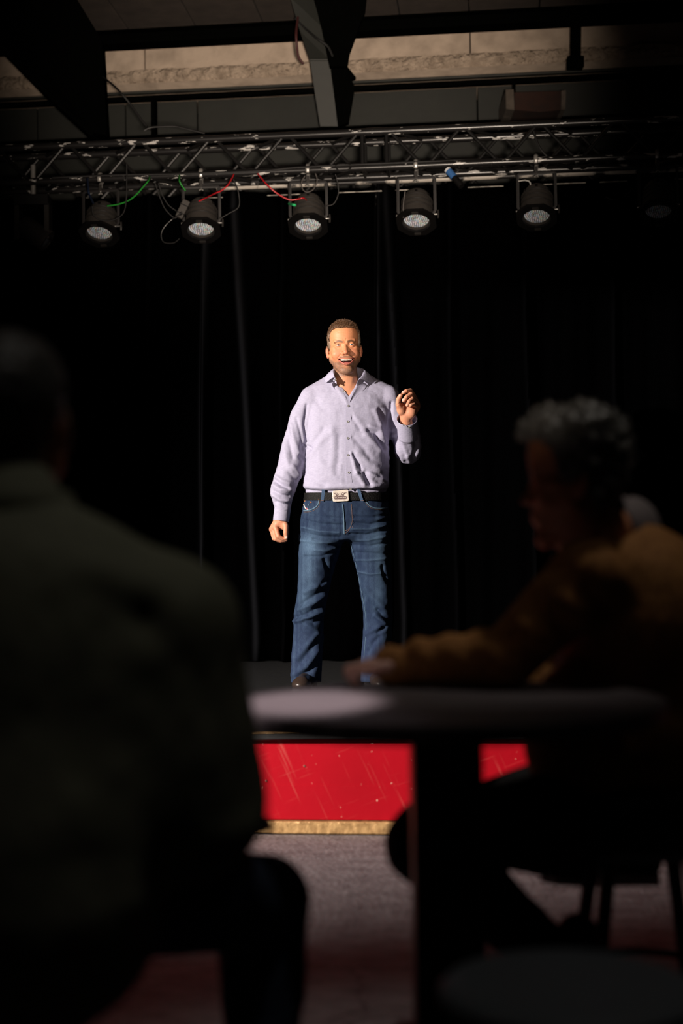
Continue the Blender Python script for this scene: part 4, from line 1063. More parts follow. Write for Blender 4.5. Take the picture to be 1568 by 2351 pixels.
def trunk(p, pw=2.35):
    z = p[:, 2]; cx = np.interp(z, SZ, SX); a = np.interp(z, SZ, SW); cy = np.interp(z, SZ, SY); b = np.interp(z, SZ, SD)
    k = (np.abs((p[:, 0] - cx) / a) ** pw + np.abs((p[:, 1] - cy) / b) ** pw) ** (1 / pw)
    d = (k - 1) * np.minimum(a, b) * 0.95
    return smax(d, np.maximum(z - SZ[-1] - 0.004, SZ[0] - z), 0.02)
SHL = [S(714, 916, .008), S(692, 958, .006), S(677, 1021, 0), S(666, 1076, -.02), S(648, 1130, -.042), S(649, 1168, -.048)]
SHR = [S(893, 914, .008), S(914, 968, .028), S(931, 1030, .032)]
FOR = [S(937, 1036, .006), S(939, 1024, -.045), S(938, 990, -.130)]
def shirt_fn(p):
    d = trunk(p)
    d = smin(d, chain(p, [S(772, 876, .02), S(716, 910, .012)], (.046, .050)), 0.035)
    d = smin(d, chain(p, [S(828, 874, .02), S(890, 908, .012)], (.046, .050)), 0.035)
    d = smin(d, chain(p, SHL, (.053, .056, .060, .064, .057, .038)), 0.014)
    e = chain(p, SHR, (.053, .055, .055)); e = smin(e, chain(p, FOR, (.062, .060, .049)), 0.020)
    d = smin(d, e, 0.014)
    # neck opening with a V down to the first closed button
    q = HF.l(p)
    nk = rc(q, (1, 92, -60), (2, 100, -214), 60, 66) * HF.k
    d = smax(d, -np.maximum(nk, -(p[:, 2] - S(794, 893)[2])), 0.004)
    zt = S(794, 858)[2]; zb = S(794, 915)[2]
    xl = np.interp(p[:, 2], [zb, zt], [S(800, 900)[0], S(764, 900)[0]]); xr = np.interp(p[:, 2], [zb, S(794, 890)[2], zt], [S(801, 900)[0], S(815, 900)[0], S(830, 900)[0]])
    vee = np.maximum(np.maximum(xl - p[:, 0], p[:, 0] - xr), zb - p[:, 2]) * 0.8
    d = smax(d, -np.maximum(vee, p[:, 1] - (DS + 0.02)), 0.003)
    return d
sp_, sq_ = polygonize(shirt_fn, (S(615, 1100)[0], DS - 0.24, S(794, 1190)[2]), (S(975, 1100)[0], DS + 0.17, S(794, 845)[2]), 0.0042)
def px_of(p):
    """photo pixel of world points"""
    v = p - np.array(CAM); z_ = v @ np.array(_f); return 784 + FPX * (v @ np.array(_r)) / z_, 1175.5 - FPX * (v @ np.array(_u)) / z_
def creases(pos, nrm, lst, front=True):
    x, y = px_of(pos); pp = np.stack([x, y, np.zeros_like(x)], 1); disp = np.zeros(len(pos))
    f = np.clip(-nrm[:, 1] * 2.0 + 0.3, 0, 1) if front else 1.0
    for pts, amp, wd in lst:
        s = segdist(pp, [(a, b, 0) for a, b in pts]); disp += 0.001 * amp * np.exp(-(s / wd) ** 2)
    return disp * f
SH_F = [  # (photo polyline, height in mm, half width in px): + ridge, - valley
    ([(846, 988), (862, 994), (872, 1010), (884, 1032)], -8, 5), ([(850, 980), (870, 986), (886, 1010)], 5, 6), ([(838, 1000), (856, 1012), (874, 1034)], 4, 6),
    ([(812, 1044), (822, 1060), (830, 1078)], -6, 4), ([(806, 1040), (812, 1062), (818, 1086)], 4, 4), ([(822, 1040), (846, 1062), (872, 1078)], 4, 8), ([(828, 1068), (850, 1080), (872, 1092)], -4, 6),
    ([(838, 1086), (846, 1104), (850, 1112)], -8, 5), ([(852, 1086), (866, 1096), (884, 1104)], 5, 6), ([(820, 1086), (828, 1100), (836, 1112)], 5, 5), ([(862, 1100), (880, 1112)], -4, 5),
    ([(818, 962), (840, 990), (852, 1016)], 3, 8), ([(872, 940), (884, 968), (888, 996)], -5, 5), ([(862, 944), (874, 975), (876, 1004)], 3.5, 6), ([(810, 960), (826, 985)], -3, 5), ([(812, 1005), (835, 1030), (850, 1052)], -3, 6),
    ([(708, 1034), (724, 1010), (742, 985)], -3.5, 6), ([(712, 1046), (735, 1016), (760, 990)], 3, 7), ([(700, 1022), (712, 1030)], -7, 4), ([(764, 985), (768, 1020), (760, 1070)], 2.5, 8), ([(778, 1000), (776, 1050), (772, 1090)], -2, 6),
    ([(735, 1060), (760, 1085), (782, 1105)], 2.5, 8), ([(712, 1090), (730, 1105), (745, 1115)], -3, 6), ([(722, 905), (730, 925), (745, 940)], -2, 8), ([(770, 885), (785, 905), (796, 925)], 2.5, 5),
    ([(704, 930), (698, 975), (704, 1014)], -6, 3.5), ([(898, 925), (895, 975), (892, 1020)], -6, 3.5),                                  # armhole seams
    ([(668, 975), (674, 1005), (686, 1040)], 4, 5), ([(660, 985), (664, 1015), (672, 1050)], -5, 5), ([(680, 960), (692, 1000), (694, 1035)], -4, 4), ([(652, 1020), (656, 1050), (668, 1080)], 4, 6),
    ([(634, 1094), (648, 1104), (664, 1110)], 5, 4.5), ([(632, 1104), (646, 1114), (660, 1121)], -6, 4), ([(628, 1114), (645, 1124), (668, 1126)], 5, 4.5), ([(628, 1128), (646, 1137), (664, 1139)], -6, 4), ([(628, 1138), (644, 1148), (662, 1150)], 5, 4),
    ([(634, 1152), (650, 1158), (666, 1156)], -5, 4), ([(672, 1070), (686, 1086), (692, 1098)], 5, 5), ([(665, 1085), (680, 1102)], -4, 5), ([(690, 1048), (700, 1056)], -6, 4),
    ([(905, 1000), (912, 1030), (925, 1055)], 5, 5), ([(912, 990), (918, 1020), (930, 1045)], -5, 4.5), ([(924, 1000), (928, 1030), (940, 1060)], 4, 5), ([(950, 1000), (955, 1025), (948, 1050)], -6, 4), ([(960, 1000), (962, 1028), (955, 1052)], 5, 4),
    ([(902, 1015), (906, 1040), (920, 1060)], -5, 4), ([(900, 985), (902, 1000)], 4, 4),
    ([(700, 1114), (740, 1119), (790, 1116), (850, 1118), (888, 1112)], 5, 6), ([(698, 1126), (740, 1130), (800, 1128), (888, 1124)], -7, 4)]
nrm = vnormals(sp_, sq_)
disp = 1.45 * creases(sp_, nrm, SH_F)
w_ = 0.0022 * fbm(sp_ * np.array([16, 16, 9]), 3, 31) + 0.0012 * fbm(sp_ * np.array([30, 30, 45]), 2, 37) * (np.abs(px_of(sp_)[0] - 798) > 14)
sp_ = sp_ + nrm * (disp + w_)[:, None]
shirt = np_mesh('shirt', sp_, sq_, M_shirt, spk)
def shirt_hit(px, py, off=0.0, srch=0.30):
    a = np.array(P(px, py, DS - 0.30)); b = np.array(P(px, py, DS + 0.15)); t = np.linspace(0, 1, 500); pts = a + t[:, None] * (b - a)
    d = shirt_fn(pts); i = int(np.argmax(d < 0.0002)); return Vector(pts[i]) + Vector((0, -off, 0))
# placket: a raised strip down the front
def strip(name, pts, wid, thick, m, parent, hit, off=0.001):
    """flat strip following photo points on a surface; wid in px"""
    vs = []; fs = []; n = len(pts)
    for (px, py) in pts:
        for s in (-1, 1): vs.append(hit(px + s * wid, py, off + thick))
        for s in (-1, 1): vs.append(hit(px + s * wid, py, -0.002))
    for i in range(n - 1):
        a = i * 4; b = a + 4
        fs += [(a, b, b + 1, a + 1), (a + 2, a + 3, b + 3, b + 2), (a, a + 2, b + 2, b), (a + 1, b + 1, b + 3, a + 3)]
    fs += [(0, 1, 3, 2), (n * 4 - 4, n * 4 - 2, n * 4 - 1, n * 4 - 3)]
    mb = MB(); mb.add(vs, fs); return mb.build(name, m, parent, smooth=True)
pl = [(800 - 0.5 + 4.5 * max(0, (y - 1060) / 70) ** 1.5, y) for y in range(922, 1127, 8)]
strip('placket', pl, 6.2, 0.0012, M_shirt, shirt, shirt_hit)
M_btn = mat('grey_pearl_button', (0.20, 0.19, 0.17), 0.25, spec=0.8)
def disc(name, c, nrm_, r, h_, m, parent, seg=14):
    M_ = Matrix.Translation(c) @ Vector(nrm_).to_track_quat('Z', 'Y').to_matrix().to_4x4()
    return MB().lathe([(r * 0.9, 0), (r, h_ * 0.4), (r * 0.85, h_), (r * 0.55, h_ * 0.75), (r * 0.1, h_ * 0.7)], seg, M_).build(name, m, parent, smooth=True)
for px, py in ((789, 899), (800, 932), (798.5, 968), (798.5, 1006), (799.5, 1045), (801, 1085), (804.5, 1123)):
    disc('button', shirt_hit(px, py, 0.0026), (0, -1, 0.05), 0.0055, 0.003, M_btn, shirt)
# collar: band round the neck and two turned-down leaves
def sheet(name, rows, thick, m, parent, sub=2):
    """grid of points -> cloth with thickness"""
    n = len(rows[0]); vs = [tuple(p) for r in rows for p in r]; fs = []
    for i in range(len(rows) - 1):
        for k in range(n - 1): a = i * n + k; fs.append((a, a + 1, a + n + 1, a + n))
    mb = MB(); mb.add(vs, fs); o = mb.build(name, m, parent, smooth=True)
    md = o.modifiers.new('thick', 'SOLIDIFY'); md.thickness = thick; md.offset = 0
    md = o.modifiers.new('soft', 'SUBSURF'); md.levels = sub; md.render_levels = sub
    return o
def lerp3(a, b, t): return a + (b - a) * t
# fold line (top of collar) and leaf edge, from left front round the back to right front
fold = [S(769, 868, -.085), S(765.5, 856, -.070), S(766, 849, -.035), S(772, 844, .02), S(798, 840, .062), S(826, 844, .02), S(836, 849, -.030), S(835, 858, -.068), S(822, 873, -.098)]
leaf = [S(747, 882, -.094), S(746, 874, -.070), S(742, 868, -.030), S(748, 866, .045), S(798, 862, .098), S(848, 866, .045), S(858, 869, -.028), S(860, 875, -.066), S(854, 880, -.096)]
def SHH(px, py, off): return np.array(shirt_hit(px, py, off))
leaf[0] = SHH(747, 882, .005); leaf[1] = SHH(746, 876, .004); leaf[8] = SHH(855, 882, .005); leaf[7] = SHH(861, 877, .004)
rows = []
for t, out in ((0, 0), (0.12, 0.006), (0.5, 0.008), (1.0, 0.0)):
    rows.append([lerp3(a, b, t) + np.array([0, -out * 0.5, out]) for a, b in zip(fold, leaf)])
sheet('collar', rows, 0.0022, M_shirt, shirt)
stand = [S(772, 874, -.088), S(767.5, 862, -.070), S(768, 856, -.035), S(774, 852, .018), S(798, 848, .056), S(824, 852, .018), S(833, 856, -.030), S(831, 864, -.066), S(819, 879, -.096)]
base_ = [S(774, 884, -.092), S(766, 876, -.074), S(762, 872, -.030), S(770, 872, .030), S(798, 870, .075), S(828, 872, .030), S(838, 874, -.028), S(834, 880, -.072), S(818, 888, -.098)]
sheet('collar_band', [[lerp3(a, b, t) for a, b in zip(fold, stand)] for t in (0.1, 1)] + [[lerp3(a, b, t) for a, b in zip(stand, base_)] for t in (0.5, 1)], 0.0020, M_shirt, shirt)
# turned-open front edges beside the V
def fr(px, py, off): return np.array(shirt_hit(px, py, off))
eL = [S(771, 871, -.088), SHH(774, 882, .004), SHH(783, 894, .005), SHH(792, 906, .005), SHH(797, 917, .004), SHH(799, 928, .003)]
iL = [S(761, 880, -.082), SHH(764, 890, .003), SHH(773, 900, .003), SHH(783, 911, .003), SHH(790, 920, .003), SHH(793.5, 929, .002)]
sheet('front_facing', [eL, [lerp3(a, b, .5) + np.array([0, -.002, 0]) for a, b in zip(eL, iL)], iL], 0.002, M_shirt, shirt)
eR = [S(821, 874, -.104), SHH(821, 882, .018), SHH(817, 892, .018), SHH(811, 903, .014), SHH(806, 913, .010), SHH(802, 924, .006)]
iR = [SHH(845, 882, .002), SHH(841, 890, .002), SHH(832, 899, .002), SHH(822, 908, .002), SHH(813, 917, .002), SHH(806, 927, .002)]
sheet('front_facing', [eR, [lerp3(a, b, .5) + np.array([0, .006, 0]) for a, b in zip(eR, iR)], iR], 0.002, M_shirt, shirt)
disc('button', Vector(S(770, 872, -.090)), (0, -1, 0.1), 0.005, 0.003, M_btn, shirt)
# cuffs: open tubes of cloth
def cuff(a, b, r0, r1, notch=None, tiltv=None, seg=40):
    a = Vector(a); b = Vector(b); t = (b - a).normalized(); u_ = t.cross(Vector((0, 1, 0))).normalized(); v_ = t.cross(u_)
    rows = []
    for k, s in enumerate((0, 0.25, 0.6, 0.9, 1.0)):
        row = []
        for i in range(seg + 1):
            an = 2 * math.pi * i / seg; r = r0 + (r1 - r0) * s
            p = a.lerp(b, s) + r * (u_ * math.cos(an) + 0.92 * v_ * math.sin(an))
            if notch: p += t * notch(an) * s
            row.append(np.array(p))
        rows.append(row)
    return sheet('cuff', rows, 0.0026, M_shirt, shirt, 1)
cuff(S(649, 1164, -.048), S(645, 1197, -.055), 0.0385, 0.0375)
CA, CB = S(938, 1003, -.118), S(934.5, 964, -.190)
def nt_(an): return 0.012 * abs(math.sin((an - 2.2) / 2)) - 0.018 * math.exp(-((an - 4.75) / 0.45) ** 2)
cuff(CA, CB, 0.050, 0.0475, nt_)
for x, y in ((927.5, 977), (939.5, 980)):
    disc('button', Vector(P(x, y, DS - 0.235)), (0, -0.9, 0.25), 0.005, 0.003, M_btn, shirt)

# ------------------------------------------------------------------ jeans, belt, shoes
M_denim = node_cloth('denim', (1, 1, 1), (0.62, 0.66, 0.74), 0.8, 700, 0.5, vcol=True, nscale=420, streak=(1, 1, 0.25))
JS = np.array([(1118, 794, 93, -.006, .118), (1140, 794, 95.5, -.006, .122), (1165, 793, 99, -.004, .126), (1195, 793, 101, 0, .130), (1225, 793, 98, .004, .122), (1250, 793, 80, .006, .085)])
JZ = np.array([S(s[1], s[0])[2] for s in JS])[::-1]; JX = np.array([S(s[1], s[0])[0] for s in JS])[::-1]; JW = JS[::-1, 2] * PXM; JY = DS + JS[::-1, 3]; JD = JS[::-1, 4]
def legpts(rows_): return [S(c, y, dy) for y, c, h_, dy in rows_], [h_ * PXM for y, c, h_, dy in rows_]
LL = legpts([(1205, 741, 50, .004), (1229, 739, 51, .004), (1273, 730, 45.5, 0), (1321, 723, 39, -.004), (1367, 717, 34.5, -.004), (1413, 709.5, 35, .004), (1457, 708.5, 34.5, .012), (1516, 704.5, 35.5, .02), (1562, 703, 35, .026)])
LR = legpts([(1205, 845, 50, .004), (1231, 848, 49.5, .004), (1293, 857, 42, 0), (1326, 861, 39, -.004), (1367, 865, 36.5, -.004), (1401, 868, 34, .004), (1438, 868, 33.5, .010), (1493, 864, 34, .02), (1562, 862, 35, .026)])
def jeans_fn(p):
    z = p[:, 2]; cx = np.interp(z, JZ, JX); a = np.interp(z, JZ, JW); cy = np.interp(z, JZ, JY); b = np.interp(z, JZ, JD); pw = 2.3
    k = (np.abs((p[:, 0] - cx) / a) ** pw + np.abs((p[:, 1] - cy) / b) ** pw) ** (1 / pw); d = (k - 1) * np.minimum(a, b) * 0.95
    d = smax(d, np.maximum(z - S(794, 1136)[2], S(794, 1240)[2] - z), 0.015)
    l = chain(p, *LL); r = chain(p, *LR)
    legs = smin(l, r, 0.006)
    d = smin(d, legs, 0.026)
    d = smax(d, S(794, 1566)[2] - z, 0.003)
    return d
jp, jq = polygonize(jeans_fn, (S(655, 1100)[0], DS - 0.19, S(794, 1572)[2]), (S(915, 1100)[0], DS + 0.20, S(794, 1112)[2]), 0.0044)
JE_F = [([(700, 1178), (740, 1186), (784, 1190)], -3, 3), ([(698, 1194), (735, 1203), (785, 1206)], -4, 3.5), ([(694, 1210), (735, 1220), (778, 1222)], 3, 4), ([(693, 1222), (735, 1232), (780, 1234)], -4, 3.5), ([(690, 1240), (735, 1246), (775, 1243)], 3.5, 4), ([(720, 1238), (750, 1254), (776, 1254)], -4, 3.5),
        ([(720, 1262), (745, 1264), (770, 1258)], 3, 4), ([(700, 1278), (735, 1278), (765, 1268)], -3, 3), ([(810, 1186), (850, 1188), (888, 1182)], -3, 3), ([(812, 1200), (850, 1204), (888, 1194)], -4, 3.5), ([(806, 1214), (850, 1214), (886, 1206)], 3.5, 4), ([(804, 1226), (840, 1228), (884, 1218)], -4, 3.5), ([(808, 1240), (845, 1240), (884, 1232)], 3.5, 4),
        ([(810, 1252), (850, 1254), (888, 1246)], -3.5, 3.5), ([(818, 1286), (850, 1286), (890, 1282)], 3, 3), ([(822, 1312), (850, 1318), (875, 1316)], 3, 3), ([(812, 1268), (850, 1270), (888, 1272)], -3, 3.5),
        ([(745, 1285), (752, 1305), (758, 1325)], -6, 5), ([(735, 1345), (745, 1335), (756, 1328)], -5, 4), ([(690, 1388), (715, 1372), (748, 1352)], -7, 6), ([(700, 1360), (725, 1348), (748, 1340)], 5, 5), ([(686, 1400), (715, 1388), (745, 1368)], 6, 5),
        ([(676, 1418), (700, 1412), (735, 1392)], -6, 5), ([(672, 1426), (690, 1424), (712, 1416), (740, 1404)], 8, 5), ([(700, 1424), (720, 1430), (742, 1418)], -7, 5), ([(706, 1436), (725, 1448), (742, 1462)], 5, 6), ([(690, 1520), (715, 1490), (740, 1458)], -5, 6), ([(682, 1512), (705, 1482), (728, 1456)], 4, 6),
        ([(690, 1552), (712, 1540), (738, 1510)], -8, 7), ([(680, 1548), (705, 1530), (730, 1495)], 5, 7), ([(672, 1500), (676, 1525), (672, 1550)], 4, 6),
        ([(832, 1365), (845, 1385), (862, 1400)], -4, 5), ([(840, 1350), (856, 1374), (880, 1392)], 4, 6), ([(868, 1402), (882, 1416), (894, 1424)], -8, 5), ([(862, 1414), (880, 1428), (890, 1436)], 7, 5), ([(868, 1452), (884, 1440), (893, 1432)], -5, 5), ([(842, 1455), (858, 1445), (872, 1440)], 4, 5), ([(846, 1495), (858, 1475), (872, 1462)], -4, 6),
        ([(878, 1300), (882, 1320), (890, 1335)], -5, 4)]
nrm = vnormals(jp, jq); px_, py_ = px_of(jp)
disp = 1.5 * creases(jp, nrm, JE_F)
jp = jp + nrm * (disp + 0.0022 * fbm(jp * np.array([14, 14, 10]), 3, 41) + 0.0008 * vnoise(jp * 60, 43))[:, None]
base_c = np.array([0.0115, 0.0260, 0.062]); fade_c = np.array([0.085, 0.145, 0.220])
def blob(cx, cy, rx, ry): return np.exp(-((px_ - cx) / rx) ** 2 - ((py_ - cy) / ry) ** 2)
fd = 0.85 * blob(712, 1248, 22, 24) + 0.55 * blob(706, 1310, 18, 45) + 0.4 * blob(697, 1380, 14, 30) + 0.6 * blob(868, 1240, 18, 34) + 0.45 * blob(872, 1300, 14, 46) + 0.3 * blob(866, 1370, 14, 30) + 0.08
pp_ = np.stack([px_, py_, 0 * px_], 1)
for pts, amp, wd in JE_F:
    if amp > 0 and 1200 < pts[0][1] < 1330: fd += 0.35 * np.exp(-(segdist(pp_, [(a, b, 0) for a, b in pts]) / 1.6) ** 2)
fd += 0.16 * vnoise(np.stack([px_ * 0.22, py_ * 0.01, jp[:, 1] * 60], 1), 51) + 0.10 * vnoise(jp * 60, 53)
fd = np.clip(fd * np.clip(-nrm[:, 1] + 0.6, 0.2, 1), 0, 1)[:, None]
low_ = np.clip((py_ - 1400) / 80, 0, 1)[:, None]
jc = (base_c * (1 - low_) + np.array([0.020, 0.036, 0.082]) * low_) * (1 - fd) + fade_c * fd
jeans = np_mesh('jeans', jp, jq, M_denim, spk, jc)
def jeans_hit(px, py, off=0.0):
    a = np.array(P(px, py, DS - 0.30)); b = np.array(P(px, py, DS + 0.15)); t = np.linspace(0, 1, 600); pts = a + t[:, None] * (b - a)
    d = jeans_fn(pts); i = int(np.argmax(d < 0.0002))
    if d.min() > 0.0002: i = int(np.argmin(d))
    return Vector(pts[i]) + Vector((0, -off, 0))
M_seam = mat('faded_denim_edge', (0.085, 0.15, 0.21), 0.8); M_thread = mat('orange_thread', (0.22, 0.115, 0.065), 0.7); M_copper = mat('copper_rivet', (0.62, 0.24, 0.10), 0.35, 0.6)
M_dden = mat('dark_denim', (0.028, 0.062, 0.125), 0.8, noise=(300, (0.05, 0.09, 0.16), 0.4, 0.7))
def line(name, pts, r, m, off=0.001, hit=jeans_hit, parent=None):
    path = smooth_path([hit(x, y, off) for x, y in pts], 4)
    return MB().tube(path, r, 6).build(name, m, parent or jeans, smooth=True)
line('pocket_edge', [(733, 1147), (730, 1158), (724, 1165), (714, 1170), (704, 1172), (697, 1172.5)], 0.0030, M_seam, 0.002)
line('stitching', [(735, 1148), (732.5, 1160), (726, 1168), (715, 1174), (704, 1175.5), (697, 1175.5)], 0.0006, M_thread, 0.002)
line('pocket_edge', [(839, 1147), (844, 1156), (852, 1163), (864, 1167), (878, 1167.5), (889, 1166)], 0.0030, M_seam, 0.002)
line('stitching', [(837, 1148), (842, 1158), (851, 1166), (864, 1170), (878, 1170.5), (889, 1169)], 0.0006, M_thread, 0.002)
line('fly_edge', [(787, 1158), (788.5, 1175), (789.5, 1195), (790, 1212), (790.5, 1226)], 0.0030, M_seam, 0.002)
line('stitching', [(807, 1157), (808, 1180), (808, 1200), (802, 1213), (791, 1220)], 0.0006, M_thread, 0.0015)
line('stitching', [(790, 1226), (798, 1220), (805, 1211)], 0.0006, M_thread, 0.0015)
line('inseam', [(804, 1246), (811, 1270), (818, 1300), (826, 1340), (834, 1380), (839, 1410), (840, 1440), (838, 1480), (835, 1515)], 0.0012, M_seam, 0.0002)
line('coin_pocket_edge', [(709, 1157), (707.5, 1162), (706, 1168)], 0.0022, M_seam, 0.0025)
line('bartack', [(809.5, 1209), (810.5, 1215)], 0.0014, M_thread, 0.002)
M_lab = mat('label_white', (0.75, 0.66, 0.58), 0.6); M_labr = mat('label_red', (0.62, 0.06, 0.08), 0.6)
line('woven_label', [(697.5, 1158), (699.5, 1164), (703, 1168), (708, 1170.5)], 0.0028, M_lab, 0.003)
line('label_stripe', [(704, 1167.5), (706, 1169.5)], 0.0031, M_labr, 0.0038)
for x, y in ((732.5, 1147), (713.3, 1153), (699.5, 1150.5)): disc('rivet', jeans_hit(x, y, 0.0025), (0, -1, 0.1), 0.0042, 0.003, M_copper, jeans, 10)
# belt
M_leather = mat('black_grained_leather', (0.008, 0.0075, 0.007), 0.5, bump=(260, 0.8, 0.004), spec=0.14, noise=(120, (0.012, 0.011, 0.010), 0.55, 0.8))
def belt_ring(dz, r_off, n=72):
    out = []
    for k in range(n):
        an = 2 * math.pi * k / n; c = math.cos(an); s_ = math.sin(an); pw = 2 / 2.3
        px_c = 794; a = 94.5 * PXM + r_off; b = 0.1215 + r_off
        xx = S(794, 1140)[0] + a * math.copysign(abs(c) ** pw, c); yy = DS - 0.006 + b * math.copysign(abs(s_) ** pw, s_)
        front = max(0.0, -s_); zz = S(794, 1139.5)[2] + dz - 0.006 * front - 0.004 * c * front
        out.append((xx, yy, zz))
    return out
hb = 0.0185; rings = [belt_ring(-hb, 0.003), belt_ring(-hb, 0.0075), belt_ring(hb, 0.0075), belt_ring(hb, 0.003)]
vs = [p for r in rings for p in r]; fs = []; n = 72
for i in range(4):
    j = (i + 1) % 4
    for k in range(n): l = (k + 1) % n; fs.append((i * n + k, i * n + l, j * n + l, j * n + k))
mb = MB(); mb.add(vs, fs); belt = mb.build('belt', M_leather, spk, smooth=True)
def loop(px, tilt):
    c = jeans_hit(px, 1142, 0); y0 = min(jeans_hit(px, 1150, 0).y, belt_y(px)) - 0.0042
    a = Vector((P(px - tilt, 1128, DS).x, y0, P(px, 1126.5, DS).z)); b = Vector((P(px + tilt, 1153, DS).x, y0, P(px, 1153, DS).z))
    d = (b - a); sd = Vector((1, 0, -0.1)).normalized() * 0.0078
    o = MB().prism([a - sd, a + sd, b + sd, b - sd], (0, 0.004, 0)).build('belt_loop', M_dden, jeans, bevel=0.001)
    e = b + Vector((0, -0.0005, 0.004)); MB().tube([e - sd * 0.9, e + sd * 0.9], 0.0012, 6).build('bartack', M_thread, jeans)
def belt_y(px):
    xx = P(px, 1140, DS).x; best = min(belt_ring(0, 0.0075), key=lambda q: abs(q[0] - xx) + (10 if q[1] > DS else 0)); return best[1]
loop(742, -1.6); loop(826.5, 4.0)
# tail of the belt past the loop
# buckle: rounded plate with winged emblem and lettering
M_buck = mat('brushed_nickel', (0.78, 0.69, 0.59), 0.36, 0.2, noise=(90, (0.62, 0.53, 0.45), 0.4, 0.7), bump=(160, 0.15, 0.002))
M_bdark = mat('darkened_relief', (0.16, 0.10, 0.10), 0.5, 0.4)
by = belt_y(782) - 0.0015
def BK(cx, cy, off=0.0):                                  # crop pixels of the buckle close-up (28.5 per photo pixel)
    p = P(755 + cx / 28.5, 1118 + cy / 28.5, DS); return Vector((p.x, by - off, p.z))
outl = []
cor = [(235, 345), (1255, 250), (1305, 985), (275, 1040)]
for i, (cx, cy) in enumerate(cor):
    p0 = cor[i - 1]; p2 = cor[(i + 1) % 4]; r_ = 95
    def tow(a, b, d_): L_ = math.hypot(b[0] - a[0], b[1] - a[1]); return (a[0] + (b[0] - a[0]) * d_ / L_, a[1] + (b[1] - a[1]) * d_ / L_)
    a = tow((cx, cy), p0, r_); b = tow((cx, cy), p2, r_)
    for t in (0, 0.25, 0.5, 0.75, 1): outl.append(((1 - t) ** 2 * a[0] + 2 * t * (1 - t) * cx + t * t * b[0], (1 - t) ** 2 * a[1] + 2 * t * (1 - t) * cy + t * t * b[1]))
MB().prism([BK(x, y, 0.0065) for x, y in outl], (0, 0.0065, 0)).build('buckle', M_buck, belt, bevel=0.0010)
def relief(name, poly, h_, m): return MB().prism([BK(x, y, 0.0065 + h_) for x, y in poly], (0, h_ + 0.0003, 0)).build(name, m, belt)
wl_ = [(310, 470), (560, 470), (620, 520), (640, 600), (560, 640), (470, 660), (500, 590), (400, 560), (430, 530), (330, 500)]
wr_ = [(1150, 450), (880, 445), (820, 500), (800, 590), (880, 640), (1000, 640), (960, 580), (1050, 540), (1010, 510), (1130, 480)]
relief('emblem_wing', wl_, 0.0008, M_bdark); relief('emblem_wing', wr_, 0.0008, M_bdark)
relief('emblem_wing_highlight', [(400, 490), (540, 490), (600, 540), (560, 600), (500, 540)], 0.0014, M_buck); relief('emblem_wing_highlight', [(1030, 465), (900, 475), (840, 530), (870, 590), (930, 520)], 0.0014, M_buck)
relief('emblem_skull', [(640, 500), (680, 450), (760, 450), (810, 500), (800, 580), (770, 640), (670, 640), (640, 580)], 0.0012, M_buck)
relief('emblem_eye', [(670, 520), (710, 520), (715, 560), (680, 565)], 0.0018, M_bdark); relief('emblem_eye', [(740, 520), (785, 520), (775, 565), (738, 560)], 0.0018, M_bdark)
relief('emblem_jaw', [(650, 620), (690, 620), (720, 660), (760, 620), (810, 610), (780, 680), (670, 690)], 0.0009, M_bdark)
relief('lettering_ground', [(345, 720), (420, 690), (1080, 670), (1165, 720), (1165, 830), (1090, 865), (420, 880), (350, 850)], 0.0004, M_bdark)
cu = bpy.data.curves.new('t', 'FONT'); cu.body = 'BUNKER'; cu.size = 1.0; cu.extrude = 0.02; cu.align_x = 'CENTER'; cu.align_y = 'CENTER'; cu.space_character = 1.02; cu.offset = 0.02
to = bpy.data.objects.new('t', cu); COL.objects.link(to); bpy.context.view_layer.update()
me = bpy.data.meshes.new_from_object(to.evaluated_get(bpy.context.evaluated_depsgraph_get())); bpy.data.objects.remove(to, do_unlink=True)
co = np.array([v.co[:] for v in me.vertices]); w0 = co[:, 0].max() - co[:, 0].min()
L0, L1 = BK(375, 790, 0.0073), BK(1140, 765, 0.0073); xd = (L1 - L0); k = xd.length / w0; xd.normalize(); zd = Vector((0, -1, 0)).cross(xd) * -1
if zd.z < 0: zd = -zd
cen = (L0 + L1) / 2; hh = 0.0052 / (co[:, 1].max() - co[:, 1].min())
for v in me.vertices:
    c = v.co.copy(); p = cen + xd * c.x * k + zd * c.y * hh + Vector((0, -0.01 * c.z, 0)); v.co = p
link('lettering', me, M_buck, belt)
# shoes, mostly hidden by the table
M_shoe = mat('dark_brown_shoe', (0.035, 0.022, 0.016), 0.35); M_sole = mat('shoe_sole', (0.015, 0.014, 0.013), 0.7)
for cx, ang in ((703, -8), (862, 9)):
    c = S(cx, 1580, 0.0); c[2] = STZ + 0.0015
    Rz = np.array(Matrix.Rotation(math.radians(ang), 3, 'Z'))
    def shoe(p, sole=False):
        q_ = (p - c) @ Rz
        d = rc(q_, (0, 0.075, 0.052), (0, -0.13, 0.040), 0.036, 0.034); d = smin(d, rc(q_, (0, 0.05, 0.07), (0, 0.05, 0.115), 0.042, 0.046), 0.03)
        d = smin(d, ell(q_, (0, -0.14, 0.034), (0.044, 0.055, 0.028)), 0.02)
        return smax(d, 0.014 - q_[:, 2], 0.004)
    pos, qd = polygonize(shoe, c + np.array([-0.12, -0.24, -0.01]), c + np.array([0.12, 0.16, 0.18]), 0.006)
    sh = np_mesh('shoe', pos, qd, M_shoe, spk)
    ol = [(-.036, .11), (-.04, .03), (-.036, -.04), (-.047, -.12), (-.036, -.18), (0, -.2), (.036, -.18), (.047, -.12), (.036, -.04), (.04, .03), (.036, .11), (0, .122)]
    MB().prism([Vector(c + Rz @ np.array([a, b, 0.0])) for a, b in ol], (0, 0, 0.018)).build('sole', M_sole, sh)

